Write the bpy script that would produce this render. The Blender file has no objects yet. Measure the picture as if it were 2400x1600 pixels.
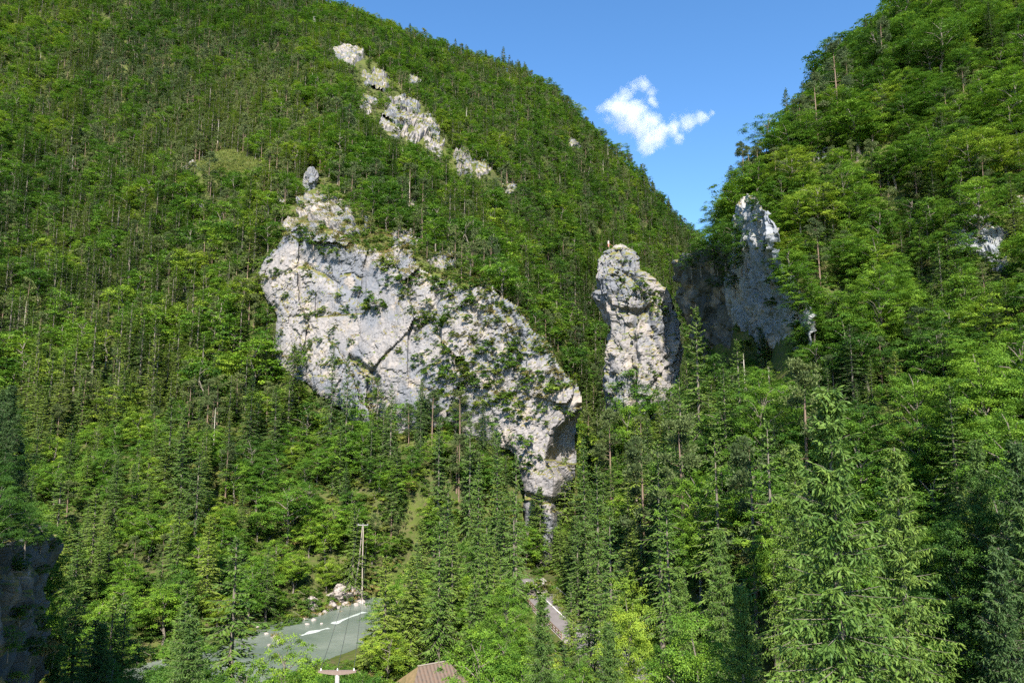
import bpy, math, random, time
import numpy as np
from mathutils import Vector
from mathutils.bvhtree import BVHTree
T0 = time.time()
random.seed(7)
RS = np.random.RandomState(11)
SC = bpy.context.scene
COL = SC.collection
PI = math.pi

# ------------------------------------------------------------------ camera model
H = 40.0
PITCH = math.radians(7.0)
CP, SP = math.cos(PITCH), math.sin(PITCH)
K = 2400 / 2352.0          # survey sheet units -> photo units


def Zv(v):
    b = (800 - v) / 1600.0
    return (SP + b * CP) / (CP - b * SP)


def Yv(v):
    b = (800 - v) / 1600.0
    return CP - b * SP


def ray(u, v):
    a = (u - 1200) / 1600.0
    b = (800 - v) / 1600.0
    return Vector((a, CP - b * SP, SP + b * CP))


def at(u, v, D):
    d = ray(u, v)
    return Vector((d.x / d.y * D, D, H + d.z / d.y * D))


def project(x, y, z):
    zz = z - H
    dep = y * CP + zz * SP
    up = -y * SP + zz * CP
    return 1200 + 1600 * x / dep, 800 - 1600 * up / dep


cam = bpy.data.cameras.new('camera')
cam.lens = 24.0
cam.sensor_width = 36.0
cam.clip_start = 0.5
cam.clip_end = 20000
camo = bpy.data.objects.new('camera', cam)
COL.objects.link(camo)
camo.location = (0, 0, H)
camo.rotation_euler = (math.radians(90) + PITCH, 0, 0)
SC.camera = camo

# ------------------------------------------------------------------ noise helpers (vectorised)


def _hash(ix, iy, iz, seed):
    n = (ix * 374761393 + iy * 668265263 + iz * 1274126177 + seed * 974634721) & 0xffffffff
    n = ((n ^ (n >> 13)) * 1274126177) & 0xffffffff
    n = ((n ^ (n >> 16)) * 2246822519) & 0xffffffff
    n = n ^ (n >> 15)
    return (n & 0xffffff) / float(0xffffff)


def vnoise(P, seed=0):
    P = np.asarray(P, float)
    I = np.floor(P).astype(np.int64)
    F = P - I
    F = F * F * F * (F * (F * 6 - 15) + 10)
    out = 0
    for dx in (0, 1):
        for dy in (0, 1):
            for dz in (0, 1):
                w = (F[:, 0] if dx else 1 - F[:, 0]) * (F[:, 1] if dy else 1 - F[:, 1]) * (F[:, 2] if dz else 1 - F[:, 2])
                out = out + w * _hash(I[:, 0] + dx, I[:, 1] + dy, I[:, 2] + dz, seed)
    return out * 2 - 1


def fbm(P, octv=4, seed=0):
    o, a, s = 0, 1.0, 0
    P = np.asarray(P, float)
    for i in range(octv):
        o = o + a * vnoise(P * (2.03 ** i) + 17.3 * i, seed + i)
        s += a
        a *= .5
    return o / s


def worley(P, seed=0):
    P = np.asarray(P, float)
    I = np.floor(P).astype(np.int64)
    n = len(P)
    f1 = np.full(n, 9.0)
    f2 = np.full(n, 9.0)
    cid = np.zeros((n, 3))
    off = np.zeros((n, 3))
    for dx in (-1, 0, 1):
        for dy in (-1, 0, 1):
            for dz in (-1, 0, 1):
                c = I + np.array([dx, dy, dz])
                h = [_hash(c[:, 0], c[:, 1], c[:, 2], seed + k) for k in range(3)]
                q = c + np.stack(h, 1)
                d = np.sqrt(((P - q) ** 2).sum(1))
                m = d < f1
                f2 = np.where(m, f1, np.minimum(f2, d))
                f1 = np.where(m, d, f1)
                cid[m] = c[m]
                off[m] = (P - q)[m]
    r = [_hash(cid[:, 0].astype(np.int64), cid[:, 1].astype(np.int64), cid[:, 2].astype(np.int64), seed + 50 + k) for k in range(4)]
    return f1, f2, np.stack(r, 1), off


def facets(P, scale, seed):
    """broken-rock relief: every block gets its own shift and its own tilt"""
    f1, f2, r, off = worley(P / scale, seed)
    tilt = (r[:, 1:4] - .5) * 2
    o = (r[:, 0] - .5) * 1.0 + (tilt * off).sum(1) * 1.0
    crack = np.exp(-((f2 - f1) / .07) ** 2)
    return o * scale, crack


def inside(poly, X, Y):
    poly = np.asarray(poly, float)
    res = np.zeros(np.shape(X), bool)
    n = len(poly)
    j = n - 1
    for i in range(n):
        xi, yi = poly[i]
        xj, yj = poly[j]
        c = ((yi > Y) != (yj > Y)) & (X < (xj - xi) * (Y - yi) / (yj - yi + 1e-12) + xi)
        res ^= c
        j = i
    return res


def polydist(poly, X, Y, closed=True):
    poly = np.asarray(poly, float)
    d = np.full(np.shape(X), 1e9)
    n = len(poly)
    for i in range(n if closed else n - 1):
        a = poly[i]
        b = poly[(i + 1) % n]
        ab = b - a
        t = np.clip(((X - a[0]) * ab[0] + (Y - a[1]) * ab[1]) / (ab @ ab + 1e-9), 0, 1)
        d = np.minimum(d, np.hypot(X - a[0] - t * ab[0], Y - a[1] - t * ab[1]))
    return d


# ------------------------------------------------------------------ mesh collector (quads)
class Mb:
    def __init__(s):
        s.V, s.F, s.M, s.A, s.n = [], [], [], [], 0

    def add(s, V, F, mat=0, var=.5):
        V = np.asarray(V, float).reshape(-1, 3)
        F = np.asarray(F, np.int64).reshape(-1, 4)
        s.V.append(V)
        s.F.append(F + s.n)
        s.M.append(np.full(len(F), mat, np.int32))
        s.A.append(np.broadcast_to(np.asarray(var, float), (len(V),)).copy())
        s.n += len(V)

    def tube(s, pts, rad, n=6, mat=0, cap=True):
        pts = [Vector(p) for p in pts]
        rings = []
        for i, p in enumerate(pts):
            a = pts[max(0, i - 1)]
            b = pts[min(len(pts) - 1, i + 1)]
            d = (b - a).normalized()
            x = d.orthogonal().normalized() if i == 0 else (px - d * px.dot(d)).normalized()
            px = x
            y = d.cross(x)
            rings.append([p + (x * math.cos(2 * PI * k / n) + y * math.sin(2 * PI * k / n)) * rad[i] for k in range(n)])
        V = [tuple(v) for r in rings for v in r]
        F = [(i * n + k, i * n + (k + 1) % n, (i + 1) * n + (k + 1) % n, (i + 1) * n + k) for i in range(len(pts) - 1) for k in range(n)]
        if cap and n % 2 == 0:
            for base in (0, (len(pts) - 1) * n):
                for k in range(0, n // 2 - 1):
                    F.append((base + k, base + k + 1, base + n - 2 - k, base + n - 1 - k))
        s.add(V, F, mat)

    def box(s, c, size, rz=0, mat=0, rx=0, ry=0):
        from mathutils import Euler
        R = Euler((rx, ry, rz)).to_matrix()
        c = Vector(c)
        V = []
        for z in (-.5, .5):
            for (x, y) in ((-.5, -.5), (.5, -.5), (.5, .5), (-.5, .5)):
                V.append(tuple(c + R @ Vector((x * size[0], y * size[1], z * size[2]))))
        s.add(V, [(0, 3, 2, 1), (4, 5, 6, 7), (0, 1, 5, 4), (1, 2, 6, 5), (2, 3, 7, 6), (3, 0, 4, 7)], mat)

    def leaves(s, C, A, N, L, W, mat=0, var=.5):
        """little pointed leaf / twig blades"""
        n = len(C)
        A = A / (np.linalg.norm(A, axis=1, keepdims=True) + 1e-9)
        S = np.cross(N, A)
        S /= np.linalg.norm(S, axis=1, keepdims=True) + 1e-9
        U = np.cross(A, S)
        L = np.broadcast_to(np.asarray(L, float), (n,))[:, None]
        W = np.broadcast_to(np.asarray(W, float), (n,))[:, None]
        p0 = C
        p1 = C + A * L * .5 + S * W * .5 + U * W * .12
        p2 = C + A * L
        p3 = C + A * L * .5 - S * W * .5 + U * W * .12
        V = np.stack([p0, p1, p2, p3], 1).reshape(-1, 3)
        F = np.arange(n * 4).reshape(n, 4)
        s.add(V, F, mat, np.repeat(np.broadcast_to(np.asarray(var, float), (n,)), 4))

    def mesh(s, name, mats, smooth=False, only=None):
        V = np.concatenate(s.V)
        F = np.concatenate(s.F)
        M = np.concatenate(s.M)
        A = np.concatenate(s.A)
        if only is not None:
            F = F[M == only]
            used = np.unique(F)
            remap = np.zeros(len(V), np.int64)
            remap[used] = np.arange(len(used))
            V, A, F = V[used], A[used], remap[F]
            M = np.zeros(len(F), np.int32)
            mats = [mats[only]]
        me = bpy.data.meshes.new(name)
        me.from_pydata(V.tolist(), [], F.tolist())
        for m in mats:
            me.materials.append(m)
        me.polygons.foreach_set('material_index', M)
        at_ = me.attributes.new('var', 'FLOAT', 'POINT')
        at_.data.foreach_set('value', A.astype(np.float32))
        if smooth:
            me.polygons.foreach_set('use_smooth', np.ones(len(F), bool))
        me.update()
        return me


def link(name, me, parent=None, **props):
    o = bpy.data.objects.new(name, me)
    COL.objects.link(o)
    if parent is not None:
        o.parent = parent
    for k, v in props.items():
        o[k] = v
    return o


def thing(name, label, cat, loc=(0, 0, 0), rz=0, group=None, scale=None):
    o = bpy.data.objects.new(name, None)
    o.empty_display_size = .3
    COL.objects.link(o)
    o.location = loc
    o.rotation_euler = (0, 0, rz)
    if scale is not None:
        o.scale = scale
    o['label'] = label
    o['category'] = cat
    if group:
        o['group'] = group
    return o


def tag(o, label, cat, group=None):
    o['label'] = label
    o['category'] = cat
    if group:
        o['group'] = group
    return o


# ------------------------------------------------------------------ materials
class Nt:
    def __init__(s, name):
        s.m = bpy.data.materials.new(name)
        s.m.use_nodes = True
        s.t = s.m.node_tree
        s.t.nodes.clear()
        s.out = s.t.nodes.new('ShaderNodeOutputMaterial')

    def n(s, typ, ins=None, **attrs):
        nd = s.t.nodes.new(typ)
        for k, v in attrs.items():
            setattr(nd, k, v)
        for k, v in (ins or {}).items():
            s.set(nd.inputs[k], v)
        return nd

    def set(s, sock, v):
        if isinstance(v, bpy.types.NodeSocket):
            s.t.links.new(v, sock)
        elif isinstance(v, bpy.types.Node):
            s.t.links.new(v.outputs[0], sock)
        else:
            sock.default_value = v

    def ramp(s, fac, stops, interp='LINEAR'):
        r = s.n('ShaderNodeValToRGB', {0: fac})
        r.color_ramp.interpolation = interp
        e = r.color_ramp.elements
        while len(e) < len(stops):
            e.new(.5)
        for i, (p, c) in enumerate(stops):
            e[i].position = p
            e[i].color = (*c, 1) if len(c) == 3 else c
        return r.outputs[0]

    def mix(s, fac, a, b, blend='MIX'):
        m = s.n('ShaderNodeMix', data_type='RGBA', blend_type=blend)
        s.set(m.inputs[0], fac)
        s.set(m.inputs[6], a if not isinstance(a, tuple) else (*a, 1))
        s.set(m.inputs[7], b if not isinstance(b, tuple) else (*b, 1))
        return m.outputs[2]

    def math(s, op, a, b=0.0, clamp=False):
        m = s.n('ShaderNodeMath', {0: a, 1: b}, operation=op)
        m.use_clamp = clamp
        return m.outputs[0]

    def noise(s, vec, scale, detail=4, rough=.55, fac=True):
        nd = s.n('ShaderNodeTexNoise', {'Scale': scale, 'Detail': detail, 'Roughness': rough})
        if vec is not None:
            s.set(nd.inputs['Vector'], vec)
        return nd.outputs[0]

    def coord(s, which='Object', scale=None):
        c = s.n('ShaderNodeTexCoord').outputs[which]
        if scale:
            mp = s.n('ShaderNodeMapping', {'Vector': c, 'Scale': scale})
            return mp.outputs[0]
        return c

    def surf(s, color, rough=.8, bump=None, spec=.3, **kw):
        p = s.n('ShaderNodeBsdfPrincipled', {'Base Color': color if not isinstance(color, tuple) else (*color, 1), 'Roughness': rough, 'Specular IOR Level': spec})
        if bump is not None:
            s.set(p.inputs['Normal'], bump)
        s.set(s.out.inputs[0], p.outputs[0])
        return p

    def bump(s, h, strength=.5, dist=.2):
        b = s.n('ShaderNodeBump', {'Strength': strength, 'Distance': dist, 'Height': h})
        return b.outputs[0]


def leaf_material(name, stops, transl=.3, rough=.55):
    t = Nt(name)
    tint = t.n('ShaderNodeAttribute', attribute_type='INSTANCER', attribute_name='tint').outputs['Fac']
    col = t.ramp(tint, stops)
    var = t.n('ShaderNodeAttribute', attribute_type='GEOMETRY', attribute_name='var').outputs['Fac']
    k = t.math('MULTIPLY_ADD', var, 1.05)
    t.t.nodes[-1].inputs[2].default_value = .45
    hv = t.n('ShaderNodeHueSaturation', {'Color': col, 'Value': k})
    h = t.math('MULTIPLY_ADD', var, -.05)
    t.t.nodes[-1].inputs[2].default_value = .522
    t.set(hv.inputs['Hue'], h)
    p = t.n('ShaderNodeBsdfPrincipled', {'Base Color': hv, 'Roughness': rough, 'Specular IOR Level': .25})
    tr = t.n('ShaderNodeBsdfTranslucent', {'Color': hv})
    mx = t.n('ShaderNodeMixShader', {0: transl, 1: p.outputs[0], 2: tr.outputs[0]})
    t.set(t.out.inputs[0], mx.outputs[0])
    return t.m


def bark_material(name, a, b, zred=None):
    t = Nt(name)
    c = t.coord('Object', (6, 6, 1.2))
    f = t.noise(c, 1.5, 5)
    col = t.mix(f, a, b)
    t.surf(col, .9, t.bump(f, .6, .05), .1)
    return t.m


def rock_material(name, light=(.240, .222, .213), grey=(.150, .157, .174), dark=(.12, .12, .125), moss=.5, streak=.55):
    t = Nt(name)
    c = t.coord('Object')
    n1 = t.noise(c, .045, 4, .55)
    col = t.mix(t.ramp(n1, [(.43, (0, 0, 0)), (.55, (1, 1, 1))]), grey, light)
    n2 = t.noise(c, .5, 6, .65)
    col = t.mix(t.ramp(n2, [(.30, (1, 1, 1)), (.50, (0, 0, 0))]), col, t.mix(.34, col, dark))
    n3 = t.noise(t.coord('Object', (.55, .55, .05)), 1.0, 4, .6)
    st = t.ramp(n3, [(.52, (0, 0, 0)), (.72, (1, 1, 1))])
    col = t.mix(t.math('MULTIPLY', st, streak), col, dark)
    n6 = t.noise(c, .16, 3, .5)
    col = t.mix(t.math('MULTIPLY', t.ramp(n6, [(.55, (0, 0, 0)), (.68, (1, 1, 1))]), .45), col, (.44, .36, .28))
    # lichen and grass where the rock lies flat enough to hold soil
    nz = t.n('ShaderNodeSeparateXYZ', {0: t.n('ShaderNodeNewGeometry').outputs['True Normal']}).outputs[2]
    n4 = t.noise(c, .35, 4, .6)
    flat = t.math('ADD', nz, t.math('MULTIPLY', t.math('SUBTRACT', n4, .5), 1.1))
    gm = t.ramp(flat, [(moss, (0, 0, 0)), (moss + .14, (1, 1, 1))])
    n5 = t.noise(c, .9, 3)
    green = t.mix(t.ramp(n5, [(.42, (0, 0, 0)), (.6, (1, 1, 1))]), (.16, .13, .05), (.075, .105, .022))
    col = t.mix(gm, col, green)
    vo = t.n('ShaderNodeTexVoronoi', {'Vector': t.mix(.12, c, t.n('ShaderNodeTexNoise', {'Vector': c, 'Scale': .4}).outputs[1]), 'Scale': .55}, feature='DISTANCE_TO_EDGE')
    cr = t.ramp(vo.outputs[0], [(0, (0, 0, 0)), (.06, (1, 1, 1))])
    h = t.math('ADD', t.math('MULTIPLY', n2, 1.2), t.math('MULTIPLY', cr, .35))
    t.surf(col, .92, t.bump(h, .6, .35), .15)
    return t.m


M = {}
M['broad'] = leaf_material('broadleaf_foliage', [(0, (.046, .115, .014)), (.45, (.090, .200, .018)), (.8, (.140, .265, .020)), (1, (.200, .300, .026))], .32)
M['spruce'] = leaf_material('spruce_needles', [(0, (.036, .078, .020)), (.5, (.068, .135, .022)), (1, (.130, .195, .028))], .2, .6)
M['pine'] = leaf_material('pine_needles', [(0, (.050, .085, .030)), (.5, (.085, .122, .038)), (1, (.128, .165, .046))], .18, .6)
M['bush'] = leaf_material('shrub_leaves', [(0, (.052, .115, .016)), (.5, (.095, .185, .020)), (.85, (.150, .210, .026)), (1, (.21, .19, .06))], .35)
M['grass'] = leaf_material('grass_blades', [(0, (.075, .12, .018)), (.5, (.13, .165, .03)), (1, (.22, .165, .06))], .3, .7)
M['bark'] = bark_material('grey_bark', (.10, .085, .065), (.22, .195, .16))
M['pbark'] = bark_material('reddish_pine_bark', (.13, .09, .065), (.22, .16, .12))
M['pale'] = bark_material('pale_bare_wood', (.30, .27, .22), (.48, .44, .37))
M['rock'] = rock_material('limestone')
M['shaderock'] = rock_material('shade_blue_limestone', (.27, .275, .28), (.17, .19, .22), (.08, .09, .10), .55, .45)  # limestone copy with the blue of shade painted into its colour
M['deepshaderock'] = rock_material('shade_darkened_rock', (.11, .115, .115), (.06, .07, .075), (.03, .033, .035), .45, .6)  # shade of the near wall and the recess painted in as darker rock
M['wood'] = bark_material('weathered_grey_wood', (.20, .17, .14), (.34, .30, .25))
M['armwood'] = bark_material('reddish_weathered_wood', (.15, .105, .085), (.22, .17, .145))
M['brown'] = bark_material('dark_brown_wood', (.10, .06, .035), (.19, .12, .075))


def mat_ground():
    t = Nt('forest_floor')
    c = t.coord('Object')
    n1 = t.noise(c, .06, 5, .6)
    n2 = t.noise(c, .7, 5, .65)
    col = t.mix(t.ramp(n1, [(.4, (0, 0, 0)), (.6, (1, 1, 1))]), (.045, .062, .018), (.075, .098, .022))
    col = t.mix(t.ramp(n2, [(.45, (0, 0, 0)), (.7, (1, 1, 1))]), col, (.10, .085, .045))
    t.surf(col, .95, t.bump(n2, .7, .6), .05)
    return t.m


def mat_simple(name, a, b, scale=2.0, rough=.8, bumps=.3, spec=.3):
    t = Nt(name)
    c = t.coord('Object')
    n1 = t.noise(c, scale, 6, .65)
    n2 = t.noise(c, scale * .13, 3, .5)
    f = t.math('ADD', t.math('MULTIPLY', n1, .6), t.math('MULTIPLY', n2, .5))
    t.surf(t.mix(t.ramp(f, [(.38, (0, 0, 0)), (.72, (1, 1, 1))]), a, b), rough, t.bump(n1, bumps, .08), spec)
    return t.m


M['ground'] = mat_ground()
M['asphalt'] = mat_simple('worn_asphalt', (.135, .123, .123), (.19, .174, .174), 3, .85, .15)
M['patch'] = mat_simple('darker_asphalt', (.12, .108, .11), (.155, .14, .143), 3, .85, .15)
M['gravel'] = mat_simple('pale_gravel', (.20, .175, .155), (.30, .275, .25), 6, .95, .6)
M['paint'] = mat_simple('white_road_paint', (.62, .60, .57), (.78, .77, .74), 5, .7, .1)
M['boulder'] = mat_simple('pale_boulder', (.22, .195, .175), (.38, .34, .31), .9, .9, .6)
M['foam'] = mat_simple('white_water', (.26, .31, .27), (.52, .55, .52), 2.5, .5, .5)
M['steel'] = mat_simple('galvanised_steel', (.28, .28, .28), (.36, .36, .36), 4, .45, .1, .5)
M['porcelain'] = mat_simple('glazed_porcelain', (.55, .55, .53), (.7, .7, .68), 4, .3, .05, .5)
M['concrete'] = mat_simple('aged_concrete', (.22, .21, .20), (.32, .31, .29), 3, .9, .3)
M['flagred'] = mat_simple('red_cloth', (.50, .16, .13), (.58, .24, .19), 4, .8, .1)
M['flagwhite'] = mat_simple('white_cloth', (.48, .40, .37), (.56, .48, .45), 4, .8, .1)
M['cable'] = mat_simple('dark_cable', (.05, .055, .05), (.08, .085, .08), 4, .6, .05)
M['mossroof'] = mat_simple('mossy_shingle', (.11, .095, .035), (.25, .17, .09), 1.6, .95, .6)


def mat_water():
    t = Nt('milky_green_river_water')
    c = t.coord('Object')
    n1 = t.noise(t.coord('Object', (1, .55, 1)), .9, 5, .6)
    n2 = t.noise(c, .12, 3)
    col = t.mix(t.ramp(n2, [(.35, (0, 0, 0)), (.65, (1, 1, 1))]), (.10, .13, .105), (.165, .19, .16))
    ripple = t.ramp(t.noise(t.coord('Object', (1.0, .5, 1)), 1.6, 5, .7), [(.66, (0, 0, 0)), (.76, (1, 1, 1))])
    col = t.mix(t.math('MULTIPLY', ripple, .6), col, (.40, .43, .40))
    t.surf(col, .22, t.bump(n1, .5, .25), .5)
    return t.m


M['water'] = mat_water()


def mat_roof():
    t = Nt('weathered_roof_boards')
    c = t.coord('UV')
    w = t.n('ShaderNodeTexWave', {'Vector': c, 'Scale': 1.0, 'Distortion': .4, 'Detail': 2}, bands_direction='X')
    n = t.noise(t.coord('Object', (1.2, 1.2, 1.2)), 2.2, 5)
    g = t.ramp(w.outputs[1], [(0, (.05, .042, .036)), (.12, (.085, .070, .058)), (1, (.125, .102, .085))])
    col = t.mix(t.ramp(n, [(.35, (0, 0, 0)), (.7, (1, 1, 1))]), g, t.mix(.6, g, (.16, .10, .07)))
    t.surf(col, .9, t.bump(w.outputs[1], .6, .05), .15)
    return t.m


M['roof'] = mat_roof()

# ------------------------------------------------------------------ terrain heights
V_ = lambda D, v: (D, H + Zv(v) * D)
PROF = [
    (-1.30, [(20, 10), (60, 45), (100, 60), (200, 120), (400, 300), (900, 700)]),
    (-0.95, [(20, 8), (45, 30), (80, 34), (95, 5), (112, 0), (140, 15), (200, 60), (300, 130), (420, 230), (600, 400), (880, 650)]),
    (-0.725, [(20, 5), (46, 5), (52, 30), (66, 30), (76, 2), (100, -3), (118, -2), (140, 10), V_(175, 1200), V_(210, 1020), V_(260, 840), V_(330, 650), V_(420, 460), V_(550, 240), V_(820, -120)]),
    (-0.64, [(20, 5), (50, 4), (90, -2), (115, -4), (130, 0), (150, 6), V_(175, 1210), V_(210, 1030), V_(260, 850), V_(330, 660), V_(420, 470), V_(550, 250), V_(820, -100)]),
    (-0.45, [(50, 9), (85, 0), (128, -4), (140, -2), (155, 5), V_(180, 1200), V_(210, 1030), V_(240, 900), V_(280, 740), V_(330, 570), V_(372, 385), V_(415, 350), V_(550, 190), V_(820, -70)]),
    (-0.36, [(50, 10), (85, 0), (125, 0), (150, -4), (165, -3), V_(185, 1250), V_(215, 1040), V_(244, 900), V_(259, 600), V_(285, 500), V_(330, 410), V_(392, 345), V_(550, 160), V_(820, -30), (900, 560)]),
    (-0.25, [(50, 10), (85, 0), (140, 0), (160, -4), (175, -3), V_(200, 1180), V_(231, 1010), V_(246, 580), V_(275, 485), V_(330, 390), V_(450, 250), V_(600, 130), V_(780, 40), (880, 470)]),
    (-0.12, [(50, 8), (85, 0), (150, 0), (172, -2), (195, 20), (211, 37), V_(219, 1010), V_(233, 650), V_(262, 600), V_(330, 490), V_(450, 340), V_(600, 220), V_(780, 112), (880, 400)]),
    (-0.04, [(50, 6), (85, 0), (150, 0), (168, 1), (186, 15), (202, 32), (212, 36), V_(223, 690), V_(250, 650), V_(330, 550), V_(450, 400), V_(600, 270), V_(780, 152), (880, 370)]),
    (0.03, [(60, 2), (85, 0), (150, 0), (204, 0), V_(215, 790), V_(228, 765), (270, 65), V_(330, 730), V_(450, 490), V_(600, 310), V_(780, 187), (880, 340)]),
    (0.075, [(60, 2), (150, 1), (206, 2), V_(216, 965), V_(222, 950), (230, 25), (300, 28), V_(350, 860), V_(450, 610), V_(600, 390), V_(780, 232), (880, 310)]),
    (0.11, [(60, 2), (150, 2), (200, 6), (260, 12), (320, 32), V_(360, 925), V_(450, 710), V_(600, 470), V_(780, 292), (880, 280)]),
    (0.18, [(60, 3), (120, 5), (150, 10), (185, 24), (206, 36), (240, 36), (300, 34), V_(370, 945), V_(450, 800), V_(600, 590), V_(780, 392), (880, 230)]),
    (0.25, [(60, 4), (110, 14), (140, 24), (180, 34), (206, 38), (230, 38), (300, 35), V_(370, 950), V_(450, 855), V_(600, 690), V_(780, 518), (880, 190)]),
    (0.285, [(60, 4), (110, 18), (140, 32), (180, 38), (200, 42), (230, 42), (300, 40), V_(450, 880), V_(600, 740), V_(780, 570), (880, 160)]),
    (0.31, [(60, 4), (110, 18), (140, 32), (180, 42), (195, 48), V_(202, 600), V_(216, 570), (240, 95), (300, 60), (450, 80), (780, 150), (900, 120)]),
    (0.36, [(60, 4), (100, 16), (140, 36), (168, 46), (175, 52), V_(185, 470), V_(206, 430), (240, 100), (300, 80), (450, 80), (780, 120)]),
    (0.43, [(50, 4), (100, 18), (138, 42), (147, 52), V_(157, 660), V_(182, 450), V_(205, 345), V_(240, 320), (300, 120), (450, 100), (780, 120)]),
    (0.50, [(40, 4), (80, 14), V_(120, 1000), V_(150, 790), V_(180, 500), V_(205, 290), V_(230, 232), (270, 190), (400, 150), (780, 150)]),
    (0.585, [(40, 4), (80, 16), V_(110, 1060), V_(140, 810), V_(170, 520), V_(190, 300), V_(215, 150), V_(260, 85), (400, 200), (780, 200)]),
    (0.70, [(30, 5), (60, 13), V_(85, 1200), V_(110, 930), V_(140, 620), V_(170, 330), V_(200, 100), V_(260, -110), (400, 260), (800, 260)]),
    (0.85, [(30, 8), (60, 20), V_(85, 1050), V_(110, 800), V_(140, 530), V_(170, 260), V_(200, 0), V_(260, -280), (400, 320), (800, 320)]),
    (1.30, [(20, 15), (60, 50), (100, 100), (200, 220), (400, 420), (800, 450)]),
]
DG = np.arange(0, 1001, 1.0)
TG = np.array([p[0] for p in PROF])
ZG = np.array([np.interp(DG, [q[0] for q in p[1]], [q[1] for q in p[1]]) for p in PROF])
TF = np.linspace(-1.3, 1.3, 521)
ZF = np.empty((len(TF), len(DG)))
for j in range(len(DG)):
    ZF[:, j] = np.interp(TF, TG, ZG[:, j])
for _ in range(2):                       # soften the creases between profiles
    P_ = np.pad(ZF, ((1, 1), (1, 1)), 'edge')
    ZF = (P_[1:-1, 1:-1] * 2 + P_[:-2, 1:-1] + P_[2:, 1:-1]) / 4

RIVER = [(-130, 70), (-100, 84), (-74, 104), (-53, 129), (-41, 147), (-31, 166), (-25, 178)]
ROAD = [(70, -60), (46, 30), (34, 66), (23, 100), (15.2, 132), (10.2, 153), (6.1, 172), (4.4, 180), (3.2, 186)]


def line_dist(line, X, Y):
    return polydist(line, X, Y, closed=False)


def height(X, Y):
    X = np.atleast_1d(np.asarray(X, float))
    Y = np.atleast_1d(np.asarray(Y, float))
    D = np.clip(Y, 20, 999)
    t = np.clip(X / D, -1.2999, 1.2999)
    fi = (t + 1.3) / 2.6 * (len(TF) - 1)
    i = np.clip(fi.astype(int), 0, len(TF) - 2)
    fx = fi - i
    j = np.clip(D.astype(int), 0, len(DG) - 2)
    fy = D - j
    z = (ZF[i, j] * (1 - fx) + ZF[i + 1, j] * fx) * (1 - fy) + (ZF[i, j + 1] * (1 - fx) + ZF[i + 1, j + 1] * fx) * fy
    P = np.stack([X, Y, np.zeros_like(X)], 1)
    amp = np.clip((Y - 120) / 200, .25, 1)
    z = z + fbm(P / 38, 4, 3) * 5 * amp + fbm(P / 9, 3, 9) * 1.2 * amp
    d = line_dist(ROAD, X, Y)
    w = np.clip((d - 5.5) / 6, 0, 1)
    w = w * w * (3 - 2 * w)
    z = z * w + (-.10) * (1 - w)
    d = line_dist(RIVER, X, Y)
    w = np.clip((d - 11.0) / 9, 0, 1)
    z = np.minimum(z * w + (-5.5) * (1 - w), z + 40 * w)
    return z


STEP = 3.0
gx = np.arange(-640, 580 + 1, STEP)
gy = np.arange(-90, 900 + 1, STEP)
GX, GY = np.meshgrid(gx, gy)
GZ = height(GX.ravel(), GY.ravel()).reshape(GX.shape)
nx_, ny_ = len(gx), len(gy)
idx = np.arange(nx_ * ny_).reshape(ny_, nx_)
TV = np.stack([GX.ravel(), GY.ravel(), GZ.ravel()], 1)
TFc = np.stack([idx[:-1, :-1], idx[:-1, 1:], idx[1:, 1:], idx[1:, :-1]], -1).reshape(-1, 4)
me = bpy.data.meshes.new('ground')
me.from_pydata(TV.tolist(), [], TFc.tolist())
me.polygons.foreach_set('use_smooth', np.ones(len(TFc), bool))
me.materials.append(M['ground'])
link('ground', me, kind='structure')
b_ = Mb()
for (x0, x1, y0, y1) in ((-980, 980, -480, -90.5), (-980, -640.5, -90.5, 900.5), (580.5, 980, -90.5, 900.5), (-980, 980, 900.5, 980)):
    b_.add([(x0, y0, -7), (x1, y0, -7), (x1, y1, -7), (x0, y1, -7)], [(0, 1, 2, 3)])
link('land', b_.mesh('land', [M['ground']]), kind='structure')
bvhs = [(BVHTree.FromPolygons(TV.tolist(), TFc.tolist()), 'ground')]
print('terrain', time.time() - T0)


def gz(x, y):
    return float(height([x], [y])[0])


def hit(u, v, dmax=2000):
    d = ray(u, v).normalized()
    best = None
    for b, nm in bvhs:
        r = b.ray_cast(Vector((0, 0, H)), d, dmax)
        if r[0] is not None and (best is None or r[3] < best[3]):
            best = (*r, nm)
    return best


# ------------------------------------------------------------------ rock bodies
def add_bvh(V, F, nm):
    bvhs.append((BVHTree.FromPolygons([tuple(v) for v in V], [tuple(f) for f in F]), nm))


def finish_rock(name, V, F, mat, label, cat, group=None):
    me = bpy.data.meshes.new(name)
    me.from_pydata(np.asarray(V).tolist(), [], np.asarray(F).tolist())
    me.materials.append(M[mat])
    me.update()
    o = link(name, me)
    tag(o, label, cat, group)
    add_bvh(V, F, name)
    return o


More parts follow.
